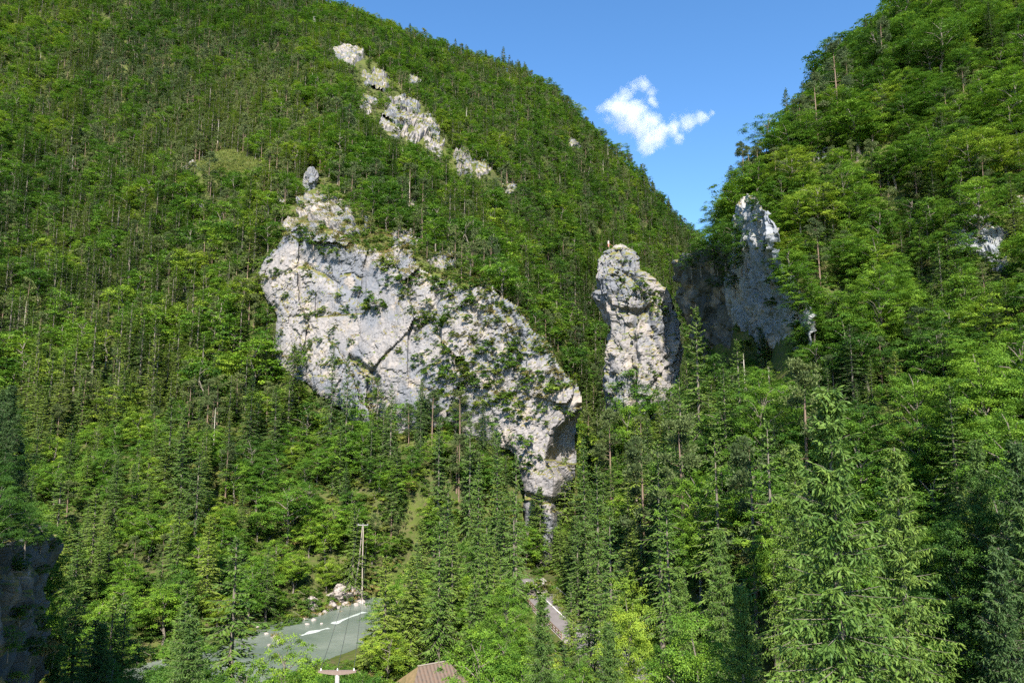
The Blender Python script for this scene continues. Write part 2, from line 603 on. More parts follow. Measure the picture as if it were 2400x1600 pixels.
def rock_wall(name, P0, P1, poly, relief, thick, step, mat, label, cat, edge=(3.0, 1.6), jag=1.0, seed=0):
    P0 = np.array(P0, float)
    P1 = np.array(P1, float)
    d = P1 - P0
    L = np.hypot(*d)
    d /= L
    n = np.array([d[1], -d[0]])              # towards the viewer's side
    if n @ (-P0) < 0:
        n = -n

    def to_sz(u, v):
        r = ray(u * K, v * K)
        # (t*rx - P0x)*nx + (t*ry - P0y)*ny = 0
        t = (P0 @ n) / (r.x * n[0] + r.y * n[1])
        return ((t * r.x - P0[0]) * d[0] + (t * r.y - P0[1]) * d[1], H + t * r.z)
    ps = np.array([to_sz(*p) for p in poly])
    s0, z0 = ps.min(0) - 2
    s1, z1 = ps.max(0) + 2
    S, Z = np.meshgrid(np.arange(s0, s1, step), np.arange(z0, z1, step))
    sh = S.shape
    s_, z_ = S.ravel(), Z.ravel()
    W = np.stack([P0[0] + d[0] * s_, P0[1] + d[1] * s_, z_], 1)
    js = s_ + fbm(W / 5, 4, seed + 31) * jag * 1.6
    jz = z_ + fbm(W / 5, 4, seed + 41) * jag * 1.6
    ins = inside(ps, js, jz).reshape(sh)
    ed = polydist(ps, js, jz)
    off, slide = relief(s_, z_, W, to_sz)
    off = off + edge[0] * np.exp(-ed / edge[1])
    rel = W - np.array([0, 0, H])
    rl = np.linalg.norm(rel, axis=1, keepdims=True)
    Fr = W + rel / rl * off[:, None] - np.array([n[0], n[1], 0]) * slide[:, None]
    Bk = W + rel / rl * (np.maximum(thick, off + 4))[:, None] - np.array([n[0], n[1], 0]) * slide[:, None]
    cell = ins[:-1, :-1] & ins[1:, :-1] & ins[:-1, 1:] & ins[1:, 1:]
    ii = np.arange(S.size).reshape(sh)
    a, b, c, e = ii[:-1, :-1][cell], ii[:-1, 1:][cell], ii[1:, 1:][cell], ii[1:, :-1][cell]
    flip = (d[0] * 0 - d[1] * 0) if False else np.cross(np.array([d[0], d[1], 0]), np.array([0, 0, 1.0]))[:2] @ n < 0
    front = np.stack([a, b, c, e], 1)
    if flip:
        front = front[:, ::-1]
    back = front[:, ::-1] + S.size
    # side walls along every border edge
    ed1 = np.concatenate([front[:, [0, 1]], front[:, [1, 2]], front[:, [2, 3]], front[:, [3, 0]]])
    key = np.sort(ed1, 1)
    key = key[:, 0] * S.size + key[:, 1]
    u_, inv, cnt = np.unique(key, return_inverse=True, return_counts=True)
    bd = ed1[cnt[inv] == 1]
    side = np.stack([bd[:, 1], bd[:, 0], bd[:, 0] + S.size, bd[:, 1] + S.size], 1)
    V = np.concatenate([Fr, Bk])
    F = np.concatenate([front, back, side])
    used = np.unique(F)
    rm = np.zeros(len(V), np.int64)
    rm[used] = np.arange(len(used))
    return finish_rock(name, V[used], rm[F], mat, label, cat)


def seg_field(s, z, pts):
    return polydist(np.array(pts), s, z, closed=False)


# --- the big white cliff
CLIFF = [(597, 612), (612, 590), (640, 560), (662, 528), (690, 512), (720, 505), (752, 520), (800, 545), (850, 572), (880, 582), (905, 560), (945, 570), (962, 605),
         (1000, 640), (1040, 640), (1075, 655), (1110, 640), (1140, 668), (1170, 690), (1205, 722), (1232, 765), (1262, 800), (1290, 845), (1322, 882), (1332, 920), (1331, 1000),
         (1326, 1050), (1318, 1100), (1306, 1150), (1296, 1200), (1290, 1260), (1288, 1320), (1276, 1400), (1228, 1400), (1214, 1300), (1206, 1200), (1200, 1110), (1180, 1040), (1120, 1020), (1060, 1030),
         (980, 1020), (840, 1010), (790, 950), (700, 880), (640, 850), (628, 790), (632, 730), (605, 680), (592, 640)]
CRK = [([(700, 605), (735, 625), (765, 645)], 1.3, .5), ([(805, 820), (830, 838), (862, 862), (868, 872)], 3.0, .9), ([(808, 838), (850, 868)], 1.5, .4),
       ([(630, 695), (640, 715)], 1.6, .6), ([(783, 632), (810, 628), (830, 640)], .9, .35), ([(600, 655), (650, 628), (690, 610)], .9, .6),
       ([(770, 690), (800, 720)], .7, .4), ([(955, 770), (1000, 700), (1010, 660)], 1.8, .9), ([(1090, 800), (1100, 740), (1080, 690)], 2.2, 1.2),
       ([(1150, 690), (1180, 740), (1200, 790)], 2.2, 1.1), ([(940, 880), (1000, 900), (1050, 905)], .7, .4), ([(855, 890), (900, 930)], .8, .5),
       ([(655, 838), (685, 832)], 1.0, .4), ([(895, 800), (860, 850), (835, 870)], 1.1, .6), ([(1215, 1140), (1265, 1150), (1300, 1152)], 2.6, .8),
       ([(1205, 1225), (1250, 1210)], 1.0, .5), ([(1040, 760), (1015, 820), (960, 860)], 1.0, .6)]


def cliff_relief(s, z, W, to_sz):
    off = .26 * (z - 62) + 2.0
    off = np.where(z < 60, np.maximum(off, .10 * (z - 62) + 1.0), off)
    f, c = facets(W * np.array([1, 1, .6]) + fbm(W / 14, 3, 5)[:, None] * 4, 15, 61)
    off = off + f * .15 + c * .25
    # steep right-leaning slabs
    R = np.stack([W[:, 0] * .8 + W[:, 2] * .55, W[:, 1], W[:, 2] * .35 - W[:, 0] * .25], 1)
    rough = np.clip(.35 + fbm(W / 26, 2, 77) * 1.0, .12, 1.0)
    f, c = facets(R + fbm(W / 6, 3, 8)[:, None] * 2, 6.5, 63)
    off = off + f * .13 * (.4 + rough) + c * .3 * rough
    f, c = facets(W + fbm(W / 3, 2, 12)[:, None] * 1.0, 2.4, 65)
    off = off + f * .30 * (rough + .15) + c * .35 * (rough + .15)
    f, c = facets(W + fbm(W / 2, 2, 13)[:, None] * .6, 1.25, 67)
    off = off + f * .34 * rough + c * .16
    off = off + np.abs(fbm(W / 12, 4, 15)) * 1.3 + fbm(W / 2.2, 4, 19) * .30 * rough
    for pts, dep, w in CRK:
        q = [to_sz(*p) for p in pts]
        dd = seg_field(s + fbm(W / 2.5, 3, 70) * .8, z + fbm(W / 2.5, 3, 71) * .8, q)
        off = off + dep * np.exp(-(dd / w) ** 2)
    # ledge that carries a strip of scrub
    a = to_sz(722, 728)
    b = to_sz(840, 726)
    m = (s > a[0]) & (s < b[0]) if a[0] < b[0] else (s > b[0]) & (s < a[0])
    off = off + np.where(m & (z > a[1]) & (z < a[1] + 14), 2.6 * (1 - (z - a[1]) / 14), 0)
    # slab facing away, upper middle
    q = np.array([to_sz(*p) for p in [(660, 590), (720, 560), (860, 590), (870, 640), (830, 700), (800, 710), (740, 660), (690, 625)]])
    m = inside(q, s, z)
    dd = polydist(q, s, z)
    off = off + np.where(m, np.minimum(dd, 5) * .55, 0)
    # right arris of the buttress: the rock turns away
    ar = np.array([to_sz(*p) for p in [(1322, 882), (1318, 940), (1268, 985), (1250, 1060), (1272, 1100), (1268, 1150), (1262, 1200), (1258, 1260), (1262, 1400)]])
    zz = ar[::-1, 1]
    se = np.interp(z, zz, ar[::-1, 0])
    right = 1 if to_sz(1300, 1000)[0] > to_sz(1200, 1000)[0] else -1
    dr = (s - se) * right
    ztop = to_sz(1318, 940)[1]
    off = off + np.where((dr > 0) & (z < ztop + 2), np.minimum(dr * 3.2, 9.0) + .6 - .62 * (np.mod(z + fbm(W / 6, 2, 88) * 2, 15) - 6) * np.clip(dr / 1.0, 0, 1), 0) * np.clip((ztop + 2 - z) / 3, 0, 1)
    # hollow under the nose of the buttress
    cv = to_sz(1318, 1000)
    dd = np.hypot((s - cv[0]) / 5.0, (z - cv[1]) / 7.0)
    off = off + 2.5 * np.clip(1.15 - dd, 0, .8)
    # roof below which the foot is set back
    zr = to_sz(1260, 1152)[1]
    m = (z < zr) & (s * right > to_sz(1190, 1150)[0] * right)
    off = off + np.where(m, 1.6, 0)
    # the foot fades backwards towards its root
    return off, 0 * off


rock_wall('limestone_cliff', (-96, 244), (28, 192), CLIFF, cliff_relief, 30, .45, 'rock',
          'broad sunlit white limestone cliff with cracks and scrub above the river', 'cliff', jag=1.1, seed=3)

# --- shaded overhanging wall of the right mountain
RWALL = [(1738, 466), (1757, 446), (1780, 452), (1795, 480), (1812, 520), (1808, 570), (1818, 620), (1842, 660), (1862, 700), (1872, 760), (1870, 800), (1860, 860), (1850, 930), (1780, 940), (1730, 870),
         (1702, 800), (1690, 740), (1676, 700), (1664, 650), (1672, 620), (1698, 580), (1722, 545), (1728, 495)]


def rwall_relief(s, z, W, to_sz):
    off = -.28 * (z - 60)
    off = np.where(z > 84, off + .8 * (z - 84), off)
    f, c = facets(W * np.array([1, 1, .45]) + fbm(W / 6, 3, 90)[:, None] * 3, 6, 91)
    det = f * .20 + c * .4
    f, c = facets(W, 2.2, 93)
    det = det + f * .28 + c * .25 + fbm(W * np.array([1, 1, .3]) / 3, 4, 95) * .9 + fbm(W / 1.1, 3, 97) * .3 - .16 * (z - 62)
    return off, det


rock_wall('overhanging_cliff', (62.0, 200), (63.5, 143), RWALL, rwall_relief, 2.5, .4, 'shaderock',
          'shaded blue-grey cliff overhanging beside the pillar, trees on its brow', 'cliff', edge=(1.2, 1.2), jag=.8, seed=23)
RW2 = [(1578, 640), (1590, 600), (1640, 575), (1700, 560), (1730, 600), (1735, 700), (1730, 830), (1690, 900), (1600, 880), (1572, 730)]


def rw2_relief(s, z, W, to_sz):
    off = -.40 * (z - 60)
    f, c = facets(W, 5, 191)
    det = f * .3 + c * .5 + fbm(W / 3, 4, 195) * 1.2 - .3 * (z - 70)
    return off, det


rock_wall('overhanging_cliff', (52, 222), (60.5, 196), RW2, rw2_relief, 5, .5, 'deepshaderock',
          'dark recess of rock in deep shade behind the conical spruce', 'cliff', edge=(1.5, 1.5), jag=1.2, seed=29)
# --- near rock wall at the left border
LW = [(-10, 1225), (40, 1205), (70, 1205), (92, 1230), (102, 1290), (94, 1370), (100, 1440), (112, 1500), (104, 1580), (95, 1640), (-140, 1640), (-150, 1240)]


def lw_relief(s, z, W, to_sz):
    off = -.2 * (z - 20)
    f, c = facets(W + fbm(W / 3, 3, 290)[:, None] * 2, 3.6, 291)
    det = f * .38 + c * .3 + fbm(W / 2.2, 4, 295) * .9 + fbm(W / .7, 3, 297) * .2 - .06 * (z - 25)
    return off, det


rock_wall('overhanging_cliff', (-33.0, 46), (-43, 67), LW, lw_relief, 9, .22, 'deepshaderock',
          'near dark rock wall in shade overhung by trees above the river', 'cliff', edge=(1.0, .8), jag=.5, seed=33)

# --- free-standing pillar
DPIL = 214.0
PL = [(562, 1412), (575, 1392), (600, 1379), (640, 1374), (665, 1378), (690, 1390), (720, 1396), (750, 1404), (780, 1402), (850, 1395), (900, 1391), (950, 1400), (1010, 1420), (1060, 1430)]
PR = [(562, 1442), (570, 1458), (585, 1470), (610, 1475), (622, 1478), (634, 1492), (650, 1510), (670, 1526), (700, 1541), (750, 1553), (800, 1556), (850, 1553), (900, 1546), (950, 1535), (1010, 1530), (1060, 1535)]


def pillar():
    zs = np.arange(H + Zv(1055 * K) * DPIL, H + Zv(562 * K) * DPIL, .38)
    vs = []
    vv = np.linspace(1060, 560, 400)
    zz = np.array([H + Zv(v * K) * DPIL for v in vv])
    v_of = np.interp(zs, zz, vv)
    N = 150
    th = np.linspace(0, 2 * PI, N, endpoint=False)
    rows = []
    for z, v in zip(zs, v_of):
        ul = np.interp(v, [p[0] for p in PL], [p[1] for p in PL]) * K
        ur = np.interp(v, [p[0] for p in PR], [p[1] for p in PR]) * K
        xl = at(ul, v * K, DPIL).x
        xr = at(ur, v * K, DPIL).x
        c, w = (xl + xr) / 2, (xr - xl) / 2
        top = np.clip((zs[-1] - z) / 5, 0.0, 1) ** .5
        e = .82
        cx = np.sign(np.cos(th)) * np.abs(np.cos(th)) ** e
        sy = np.sign(np.sin(th)) * np.abs(np.sin(th)) ** e
        dep = min(w * .85, 9.5) * (.35 + .65 * top)
        lean = .06 * (z - zs[0])
        rows.append(np.stack([c + w * cx, DPIL + lean + dep * sy, np.full(N, z)], 1))
    P = np.array(rows)
    W = P.reshape(-1, 3)
    ctr = np.repeat(np.array([[r[:, 0].mean(), r[:, 1].mean(), r[0, 2]] for r in rows]), N, 0)
    nrm = W - ctr
    nrm[:, 2] = 0
    nrm /= np.linalg.norm(nrm, axis=1, keepdims=True) + 1e-9
    d = 0
    sq = np.array([1, 1, .42])
    f, c = facets(W * sq + fbm(W / 7, 3, 405)[:, None] * 2.5, 7, 401)
    d = d - f * .24 - c * .9
    f, c = facets(W * sq + fbm(W / 3, 3, 415)[:, None] * 1.2, 3.0, 403)
    d = d - f * .30 - c * .45
    hd = np.clip(.35 + fbm(W / 8, 2, 440) * .9 + .5 * np.clip((W[:, 2] - 78) / 12, 0, 1), .1, 1)
    f, c = facets(W * np.array([1, 1, .75]), 1.6, 407)
    d = d - f * .36 * hd - c * .2
    d = d + fbm(W / 1.3, 4, 409) * .35 * hd - np.abs(fbm(W / 5, 4, 411)) * 1.3 + .4
    # the long vertical cleft and the oblique shelf below the head
    q = [(at(u * K, v * K, DPIL).x, at(u * K, v * K, DPIL).z) for (u, v) in [(1448, 1000), (1446, 900), (1452, 830), (1440, 760), (1455, 730)]]
    fr = nrm[:, 1] < 0
    dd = polydist(q, W[:, 0] + fbm(W / 3, 3, 421) * 1.0, W[:, 2], closed=False)
    d = d - np.where(fr, 2.2 * np.exp(-(dd / .9) ** 2), 0)
    q = [(at(u * K, v * K, DPIL).x, at(u * K, v * K, DPIL).z) for (u, v) in [(1418, 716), (1445, 725), (1475, 722), (1500, 705)]]
    dd = polydist(q, W[:, 0] + fbm(W / 3, 3, 425) * .8, W[:, 2] + fbm(W / 3, 3, 427) * .8, closed=False)
    d = d - np.where(fr, 2.6 * np.exp(-(dd / 1.0) ** 2), 0)
    q = [(at(u * K, v * K, DPIL).x, at(u * K, v * K, DPIL).z) for (u, v) in [(1475, 905), (1510, 870), (1545, 840)]]
    dd = polydist(q, W[:, 0], W[:, 2], closed=False)
    d = d - np.where(fr, 1.4 * np.exp(-(dd / .8) ** 2), 0)
    W = W + nrm * d[:, None]
    n = len(zs)
    ii = np.arange(n * N).reshape(n, N)
    F = np.stack([ii[:-1], np.roll(ii, -1, 1)[:-1], np.roll(ii, -1, 1)[1:], ii[1:]], -1).reshape(-1, 4)
    # closed crown
    rings = [W[(n - 1) * N:]]
    base = rings[0]
    cc = base.mean(0)
    Vx = [W]
    last = ii[-1]
    cnt = n * N
    for k, fsh in enumerate((.8, .6, .4, .2, .04)):
        r = cc + (base - cc) * fsh
        r[:, 2] = cc[2] + (1 - fsh ** 2) * 1.3 + fbm(r / 1.2, 3, 431) * .5
        Vx.append(r)
        cur = np.arange(N) + cnt
        F = np.concatenate([F, np.stack([last, np.roll(last, -1), np.roll(cur, -1), cur], 1)])
        last = cur
        cnt += N
    return np.concatenate(Vx), F


PV, PF = pillar()
finish_rock('rock_pillar', PV, PF, 'rock', 'tall free-standing limestone needle with a small flag on its summit', 'rock pillar')


def lump(name, c, size, seed, label, cat='rock', group=None, mat='rock', n=26, rough=.3, normal=None):
    th = np.linspace(0, 2 * PI, n * 2, endpoint=False)
    ph = np.linspace(.03, PI - .03, n)
    A, B = np.meshgrid(th, ph)
    U = np.stack([np.sin(B) * np.cos(A), np.sin(B) * np.sin(A), np.cos(B)], -1).reshape(-1, 3)
    sz = np.array(size)
    W = U * sz + np.array(c)
    m = float(sz.max())
    f, cr = facets(W + fbm(W / (m * .5), 3, seed)[:, None] * m * .15, m * .55, seed)
    d = -f / m * rough * 1.3 - cr * .06
    f, cr = facets(W, m * .2, seed + 5)
    d = d - f / m * rough * 1.6 - cr * .04 + fbm(W / (m * .5), 4, seed + 9) * rough * .8
    W = np.array(c) + U * sz * np.clip(1 + d, .35, 1.8)[:, None]
    ii = np.arange(n * 2 * n).reshape(n, 2 * n)
    F = np.stack([ii[:-1], ii[1:], np.roll(ii, -1, 1)[1:], np.roll(ii, -1, 1)[:-1]], -1).reshape(-1, 4)
    return finish_rock(name, W, F, mat, label, cat, group)


# --- outcrops that break through the forest (sheet position, width, height)
OUT = [(722, 55, 9, 34, 'thin pale rock tooth high in the forest near the skyline'), (795, 124, 66, 44, 'uppermost pale outcrop of the rocky rib, dark hollow below it'),
       (866, 186, 56, 58, 'slanting pale outcrop between the uppermost outcrop and the big broken rib'), (952, 180, 34, 30, 'small pale outcrop uphill and aside of the rocky rib'),
       (846, 244, 36, 40, 'small broken outcrop on the upper flank of the rocky rib'), (925, 258, 90, 66, 'big broken outcrop in the middle of the rocky rib'),
       (965, 300, 66, 76, 'smooth pale slab below the big broken outcrop of the rib'), (898, 292, 56, 44, 'scrubby outcrop tucked under the big broken outcrop'),
       (1000, 335, 44, 44, 'small outcrop linking the pale slab and the lower rib'), (1064, 375, 34, 84, 'long pale slab plunging down the lower rib'),
       (1100, 385, 40, 36, 'scrubby outcrop beside the long plunging slab'), (1172, 434, 30, 26, 'lowest little outcrop at the tail of the rocky rib'),
       (1320, 326, 40, 24, 'lone pale outcrop high on the slope below the cloud'), (714, 416, 30, 66, 'bright upright pinnacle standing above the white cliff'),
       (455, 466, 36, 30, 'low outcrop among shrubs downhill of the grassy clearing'), (432, 380, 34, 20, 'flat pale rock on the lip of the grassy clearing'),
       (642, 448, 26, 30, 'small outcrop downhill of the grassy clearing, near the pinnacle'), (672, 520, 44, 40, 'rounded outcrop on the upper brow of the white cliff'),
       (735, 480, 80, 60, 'broken outcrop just below the bright pinnacle'), (800, 510, 80, 50, 'outcrop in dry grass above the cracked grey slab'), (690, 540, 70, 50, 'ragged outcrop on the brow above the grey slab'), (930, 545, 60, 40, 'ragged outcrop on the brow between grey slab and shoulder'), (1020, 600, 60, 40, 'low outcrop in scrub above the middle of the white cliff'),
       (955, 466, 24, 18, 'tiny outcrop in the forest uphill of the white cliff'), (1015, 530, 26, 30, 'narrow outcrop in the forest above the cliff shoulder'),
       (2332, 470, 44, 50, 'grey outcrop at the photo edge on the near mountain'), (2235, 545, 130, 90, 'large grey shaded outcrop among trees on the near mountain'),
       (2285, 600, 60, 34, 'small grey outcrop under the large shaded one'), (1885, 352, 34, 30, 'little grey outcrop in trees above the overhanging cliff'),
       (2270, 290, 50, 26, 'brownish outcrop high on the near mountain slope'), (1420, 910, 34, 18, 'small pale block at the foot of the pillar')]
OUTPX = []


def outcrop(u, v, w, h, seed, label, mat):
    """rock breaking out of the hillside: a ragged faceted swelling of the slope, its rim sunk into the soil"""
    n = max(22, int(max(w, h) / 2.2))
    c = hit(u, v)
    if c is None:
        return None
    D = c[0].y
    tb = bvhs[0][0]
    G = {}
    nrm = Vector((0, 0, 0))
    UU = np.linspace(-1.25, 1.25, n)
    for a in range(n):
        for b in range(n):
            r = tb.ray_cast(Vector((0, 0, H)), ray(u + UU[a] * w / 2, v + UU[b] * h / 2).normalized())
            if r[0] is not None and abs(r[0].y - D) < 40:
                G[(a, b)] = r[0]
                nrm += r[1]
    nrm.normalize()
    if nrm.z > .75:
        nrm = (nrm + Vector((0, -.8, 0))).normalized()
    keys = list(G)
    if len(keys) < 20:
        return None
    P = np.array([G[k] for k in keys])
    ab = np.array([(UU[k[0]], UU[k[1]]) for k in keys])
    S = (w + h) / 4 / 1600 * D
    q = np.c_[ab * 1.5, np.full(len(ab), seed * .37)]
    m = 1 - (ab ** 2).sum(1) ** 1.2 + fbm(q * 1.3, 4, seed) * 1.9 - .12
    f, cr = facets(P + fbm(P / (S * .5), 3, seed)[:, None] * S * .2, S * .55, seed)
    f2, cr2 = facets(P, S * .2, seed + 3)
    f3, cr3 = facets(P, max(.9, S * .09), seed + 6)
    lift = S * .34 * np.clip(m * 1.6, -.35, 1) - f * .28 - f2 * .35 - f3 * .35 - cr * .05 * S - cr2 * .03 * S + fbm(P / (S * .3), 4, seed + 4) * S * .12
    lift = np.where(m < 0, np.minimum(lift, -.6), lift)
    W = P + np.array(nrm) * lift[:, None]
    num = {k: i for i, k in enumerate(keys)}
    F = []
    for (a, b) in keys:
        q = [(a, b), (a, b + 1), (a + 1, b + 1), (a + 1, b)]
        if all(k in num for k in q):
            ii = [num[k] for k in q]
            if max(m[x] for x in ii) > -.12 and np.ptp(P[ii][:, 1]) < 9 + S:
                F.append(ii)
    if len(F) < 6:
        return None
    F = np.array(F)
    used = np.unique(F)
    rm = np.zeros(len(W), np.int64)
    rm[used] = np.arange(len(used))
    return finish_rock('rock_outcrop', W[used], rm[F], mat, label, 'rock', 'pale outcrops in the forest'), D


for k, (u, v, w, h, lab) in enumerate(OUT):
    if h > 1.8 * w and w < 32 and k != 9:
        r = hit(u * K, (v + h * .3) * K)
        if r is None:
            continue
        D = r[0].y
        sx, szz = w * K / 2 / 1600 * D, h * K / 2 / 1600 * D
        c = at(u * K, v * K, D + sx * .3)
        lump('rock_outcrop', (c.x, c.y, c.z - szz * .1), (sx, sx * 1.1, szz * 1.15), 500 + k * 13, lab, 'rock', 'pale outcrops in the forest', 'rock', n=30, rough=.34)
    else:
        o = outcrop(u * K, v * K, w * K * 1.15, h * K * 1.15, 40 + k * 13, lab, 'shaderock' if u > 1800 else 'rock')
        if o is None:
            print('no outcrop', lab)
            continue
        D = o[1]
    OUTPX.append((u * K, v * K, w * K, h * K, D))
print('rocks', time.time() - T0)


# ------------------------------------------------------------------ river, road
def strip(line, w, z, name, mat, lift=0, seed=0, ragged=0, a=0.0, b=1.0, side=0.0, zfun=None, **kw):
    L = np.array(line, float)
    seg = np.r_[0, np.cumsum(np.hypot(*np.diff(L, axis=0).T))]
    s = np.arange(seg[-1] * a, seg[-1] * b, 1.0)
    X = np.interp(s, seg, L[:, 0])
    Y = np.interp(s, seg, L[:, 1])
    for _ in range(6):
        X[1:-1] = (X[:-2] + X[1:-1] * 2 + X[2:]) / 4
        Y[1:-1] = (Y[:-2] + Y[1:-1] * 2 + Y[2:]) / 4
    tx, ty = np.gradient(X), np.gradient(Y)
    l = np.hypot(tx, ty)
    nx, ny = ty / l, -tx / l
    m = 9
    V, F = [], []
    for i in range(len(s)):
        for j in range(m):
            q = (j / (m - 1) - .5) * w + side
            if ragged:
                q *= 1 + ragged * float(vnoise([[X[i] / 1.7, Y[i] / 1.7, seed + (5 if j < m // 2 else 0)]])[0])
            x, y = X[i] + nx[i] * q, Y[i] + ny[i] * q
            V.append((x, y, z + lift))
    n = len(s)
    F = [(i * m + j, i * m + j + 1, (i + 1) * m + j + 1, (i + 1) * m + j) for i in range(n - 1) for j in range(m - 1)]
    mb = Mb()
    mb.add(V, F)
    return link(name, mb.mesh(name, [M[mat]], True), **kw)


strip(RIVER, 38, -4.0, 'water', 'water', kind='structure')
strip(ROAD, 10.4, 0.0, 'road_verge', 'gravel', kind='structure')
strip(ROAD, 7.6, 0.02, 'road', 'asphalt', kind='structure')
strip(ROAD, 2.7, 0.026, 'road_patch', 'patch', a=.78, b=.93, side=1.9, kind='structure')
mk = Mb()
LR = np.array(ROAD, float)
segl = np.r_[0, np.cumsum(np.hypot(*np.diff(LR, axis=0).T))]
strip(ROAD, .22, 0.032, 'road_marking', 'paint', a=.2, b=.99, side=0.0, kind='structure')
strip(ROAD, .18, 0.032, 'road_marking', 'paint', a=.2, b=.99, side=3.55, kind='structure')


def railing(name, label, side, a, b, mat, post_h, rails, gap, pr):
    root = None
    L = LR
    s = np.arange(segl[-1] * a, segl[-1] * b, gap)
    X = np.interp(s, segl, L[:, 0])
    Y = np.interp(s, segl, L[:, 1])
    tx, ty = np.gradient(X), np.gradient(Y)
    l = np.hypot(tx, ty)
    X, Y = X + ty / l * side, Y - tx / l * side
    root = thing(name, label, 'railing', (X[0], Y[0], 0))
    off = Vector((X[0], Y[0], 0))
    for x, y in zip(X, Y):
        mb = Mb()
        mb.box((x - off.x, y - off.y, post_h / 2 - .3), (pr, pr, post_h + .6))
        link('post', mb.mesh('post', [M[mat]]), root)
    for hh in rails:
        mb = Mb()
        mb.tube([(x - off.x, y - off.y, hh) for x, y in zip(X, Y)], [pr * .55] * len(X), 6)
        link('rail', mb.mesh('rail', [M[mat]]), root)


railing('wooden_railing', 'dark brown wooden railing on the river side of the road', -5.0, .80, .93, 'brown', 1.15, (1.1, .62), 1.9, .16)
railing('guard_rail', 'thin pale guard rail along the forest side of the road', 5.0, .78, .95, 'steel', .75, (.7,), 3.0, .09)

# rapids: low rough rolls of white water
for k, pts in enumerate([[(690, 1458), (716, 1450), (740, 1446), (762, 1440)], [(765, 1432), (795, 1420), (830, 1408), (842, 1404)]]):
    Q = []
    for (u, v) in pts:
        r = ray(u * K, v * K)
        tt = (-3.95 - H) / r.z
        Q.append((r.x * tt, r.y * tt))
    strip(Q, 1.3, -3.94, 'rapids', 'foam', ragged=.95, seed=k * 7, kind='stuff')
o = outcrop(785 * K, 1382 * K, 150, 84, 77, 'pale rubble and scree bank sloping into the river', 'boulder')
o = outcrop(655 * K, 1466 * K, 70, 40, 83, 'small earthy rock bank at the river bend', 'boulder')
for k, (u, v, w) in enumerate([(705, 1450, 9), (722, 1438, 7), (738, 1448, 6), (818, 1400, 12), (832, 1395, 14), (840, 1405, 10), (745, 1415, 10), (760, 1408, 12), (775, 1400, 9), (793, 1388, 13),
                               (805, 1376, 12), (815, 1362, 14), (785, 1372, 10), (640, 1490, 10), (618, 1500, 9), (628, 1480, 12), (612, 1470, 9), (592, 1440, 9), (768, 1390, 8), (825, 1380, 9),
                               (800, 1400, 8), (720, 1424, 9), (735, 1420, 8), (700, 1430, 8)]):
    r = hit(u * K, v * K)
    if r is None:
        continue
    D = r[0].y
    s_ = w * K / 2 / 1600 * D
    zb = max(r[0].z, -4.0)
    where = ['breaking the rapids', 'on the gravel bank', 'at the waterline'][k % 3] if zb > -3.9 else 'standing in the shallow river'
    lump('boulder', (r[0].x, r[0].y, zb + s_ * .15), (s_ * random.uniform(.9, 1.3), s_, s_ * random.uniform(.6, .9)), 900 + k * 7,
         ('broad', 'small', 'angular')[k % 3] + ' pale boulder ' + where, 'boulder', 'pale boulders along the river', 'boulder', n=10, rough=.3)


# ------------------------------------------------------------------ power line, hut, flag
def mkpart(parent, name, mat, fn, smooth=False):
    mb = Mb()
    fn(mb)
    return link(name, mb.mesh(name, [M[mat]], smooth), parent)


FP = at(834 * K, 1204 * K, 179)          # far pole head
fz = gz(FP.x, FP.y)
fp = thing('power_pole', 'slender A-shaped wooden power pole with grey crossarm on the green slope', 'utility pole', (FP.x, FP.y, fz))
hh = FP.z - fz
for dx in (-2.4, .25):
    mkpart(fp, 'leg', 'wood', lambda mb: mb.tube([(dx, 0, -.6), (dx * .35, 0, hh * .5), (.08 if dx > 0 else -.12, 0, hh)], [.17, .14, .11], 8), True)
mkpart(fp, 'brace', 'wood', lambda mb: mb.box((-.62, 0, hh * .50), (1.2, .12, .14)))
mkpart(fp, 'crossarm', 'concrete', lambda mb: mb.box((0, -.16, hh - .1), (2.7, .14, .2)))
for dx in (-1.2, 0, 1.2):
    mkpart(fp, 'insulator', 'porcelain', lambda mb: mb.tube([(dx, -.16, hh + .0), (dx, -.16, hh + .12), (dx, -.16, hh + .18), (dx, -.16, hh + .3)], [.05, .10, .07, .03], 8), True)
NP = at(775 * K, 1541 * K, 50)
nz_ = gz(NP.x, NP.y)
npo = thing('power_pole', 'near grey concrete pole with a broad tapered crossarm by the river', 'utility pole', (NP.x, NP.y, nz_))
hn = NP.z - nz_
mkpart(npo, 'post', 'concrete', lambda mb: mb.tube([(0, 0, -.6), (0, 0, hn * .5), (0, 0, hn - .18)], [.19, .17, .145], 10), True)
mb = Mb()
arm = [(-1.31, .10), (-.55, .22), (0, .27), (.55, .22), (1.31, .10)]
V, F = [], []
for (x, t_) in arm:
    V += [(x, -.13, .06), (x, .13, .06), (x, .13, .06 - t_), (x, -.13, .06 - t_)]
for i in range(4):
    for k in range(4):
        F.append((i * 4 + k, (i + 1) * 4 + k, (i + 1) * 4 + (k + 1) % 4, i * 4 + (k + 1) % 4))
F += [(0, 1, 2, 3), (19, 18, 17, 16)]
mb.add(V, F)
mb.V[0] += np.array([0, 0, hn])
link('crossarm', mb.mesh('crossarm', [M['armwood']]), npo)
for dx in (-1.15, 0, 1.15):
    mkpart(npo, 'insulator', 'porcelain', lambda mb: mb.tube([(dx, 0, hn + .06), (dx, 0, hn + .12), (dx, 0, hn + .16), (dx, 0, hn + .22)], [.03, .05, .04, .02], 8), True)
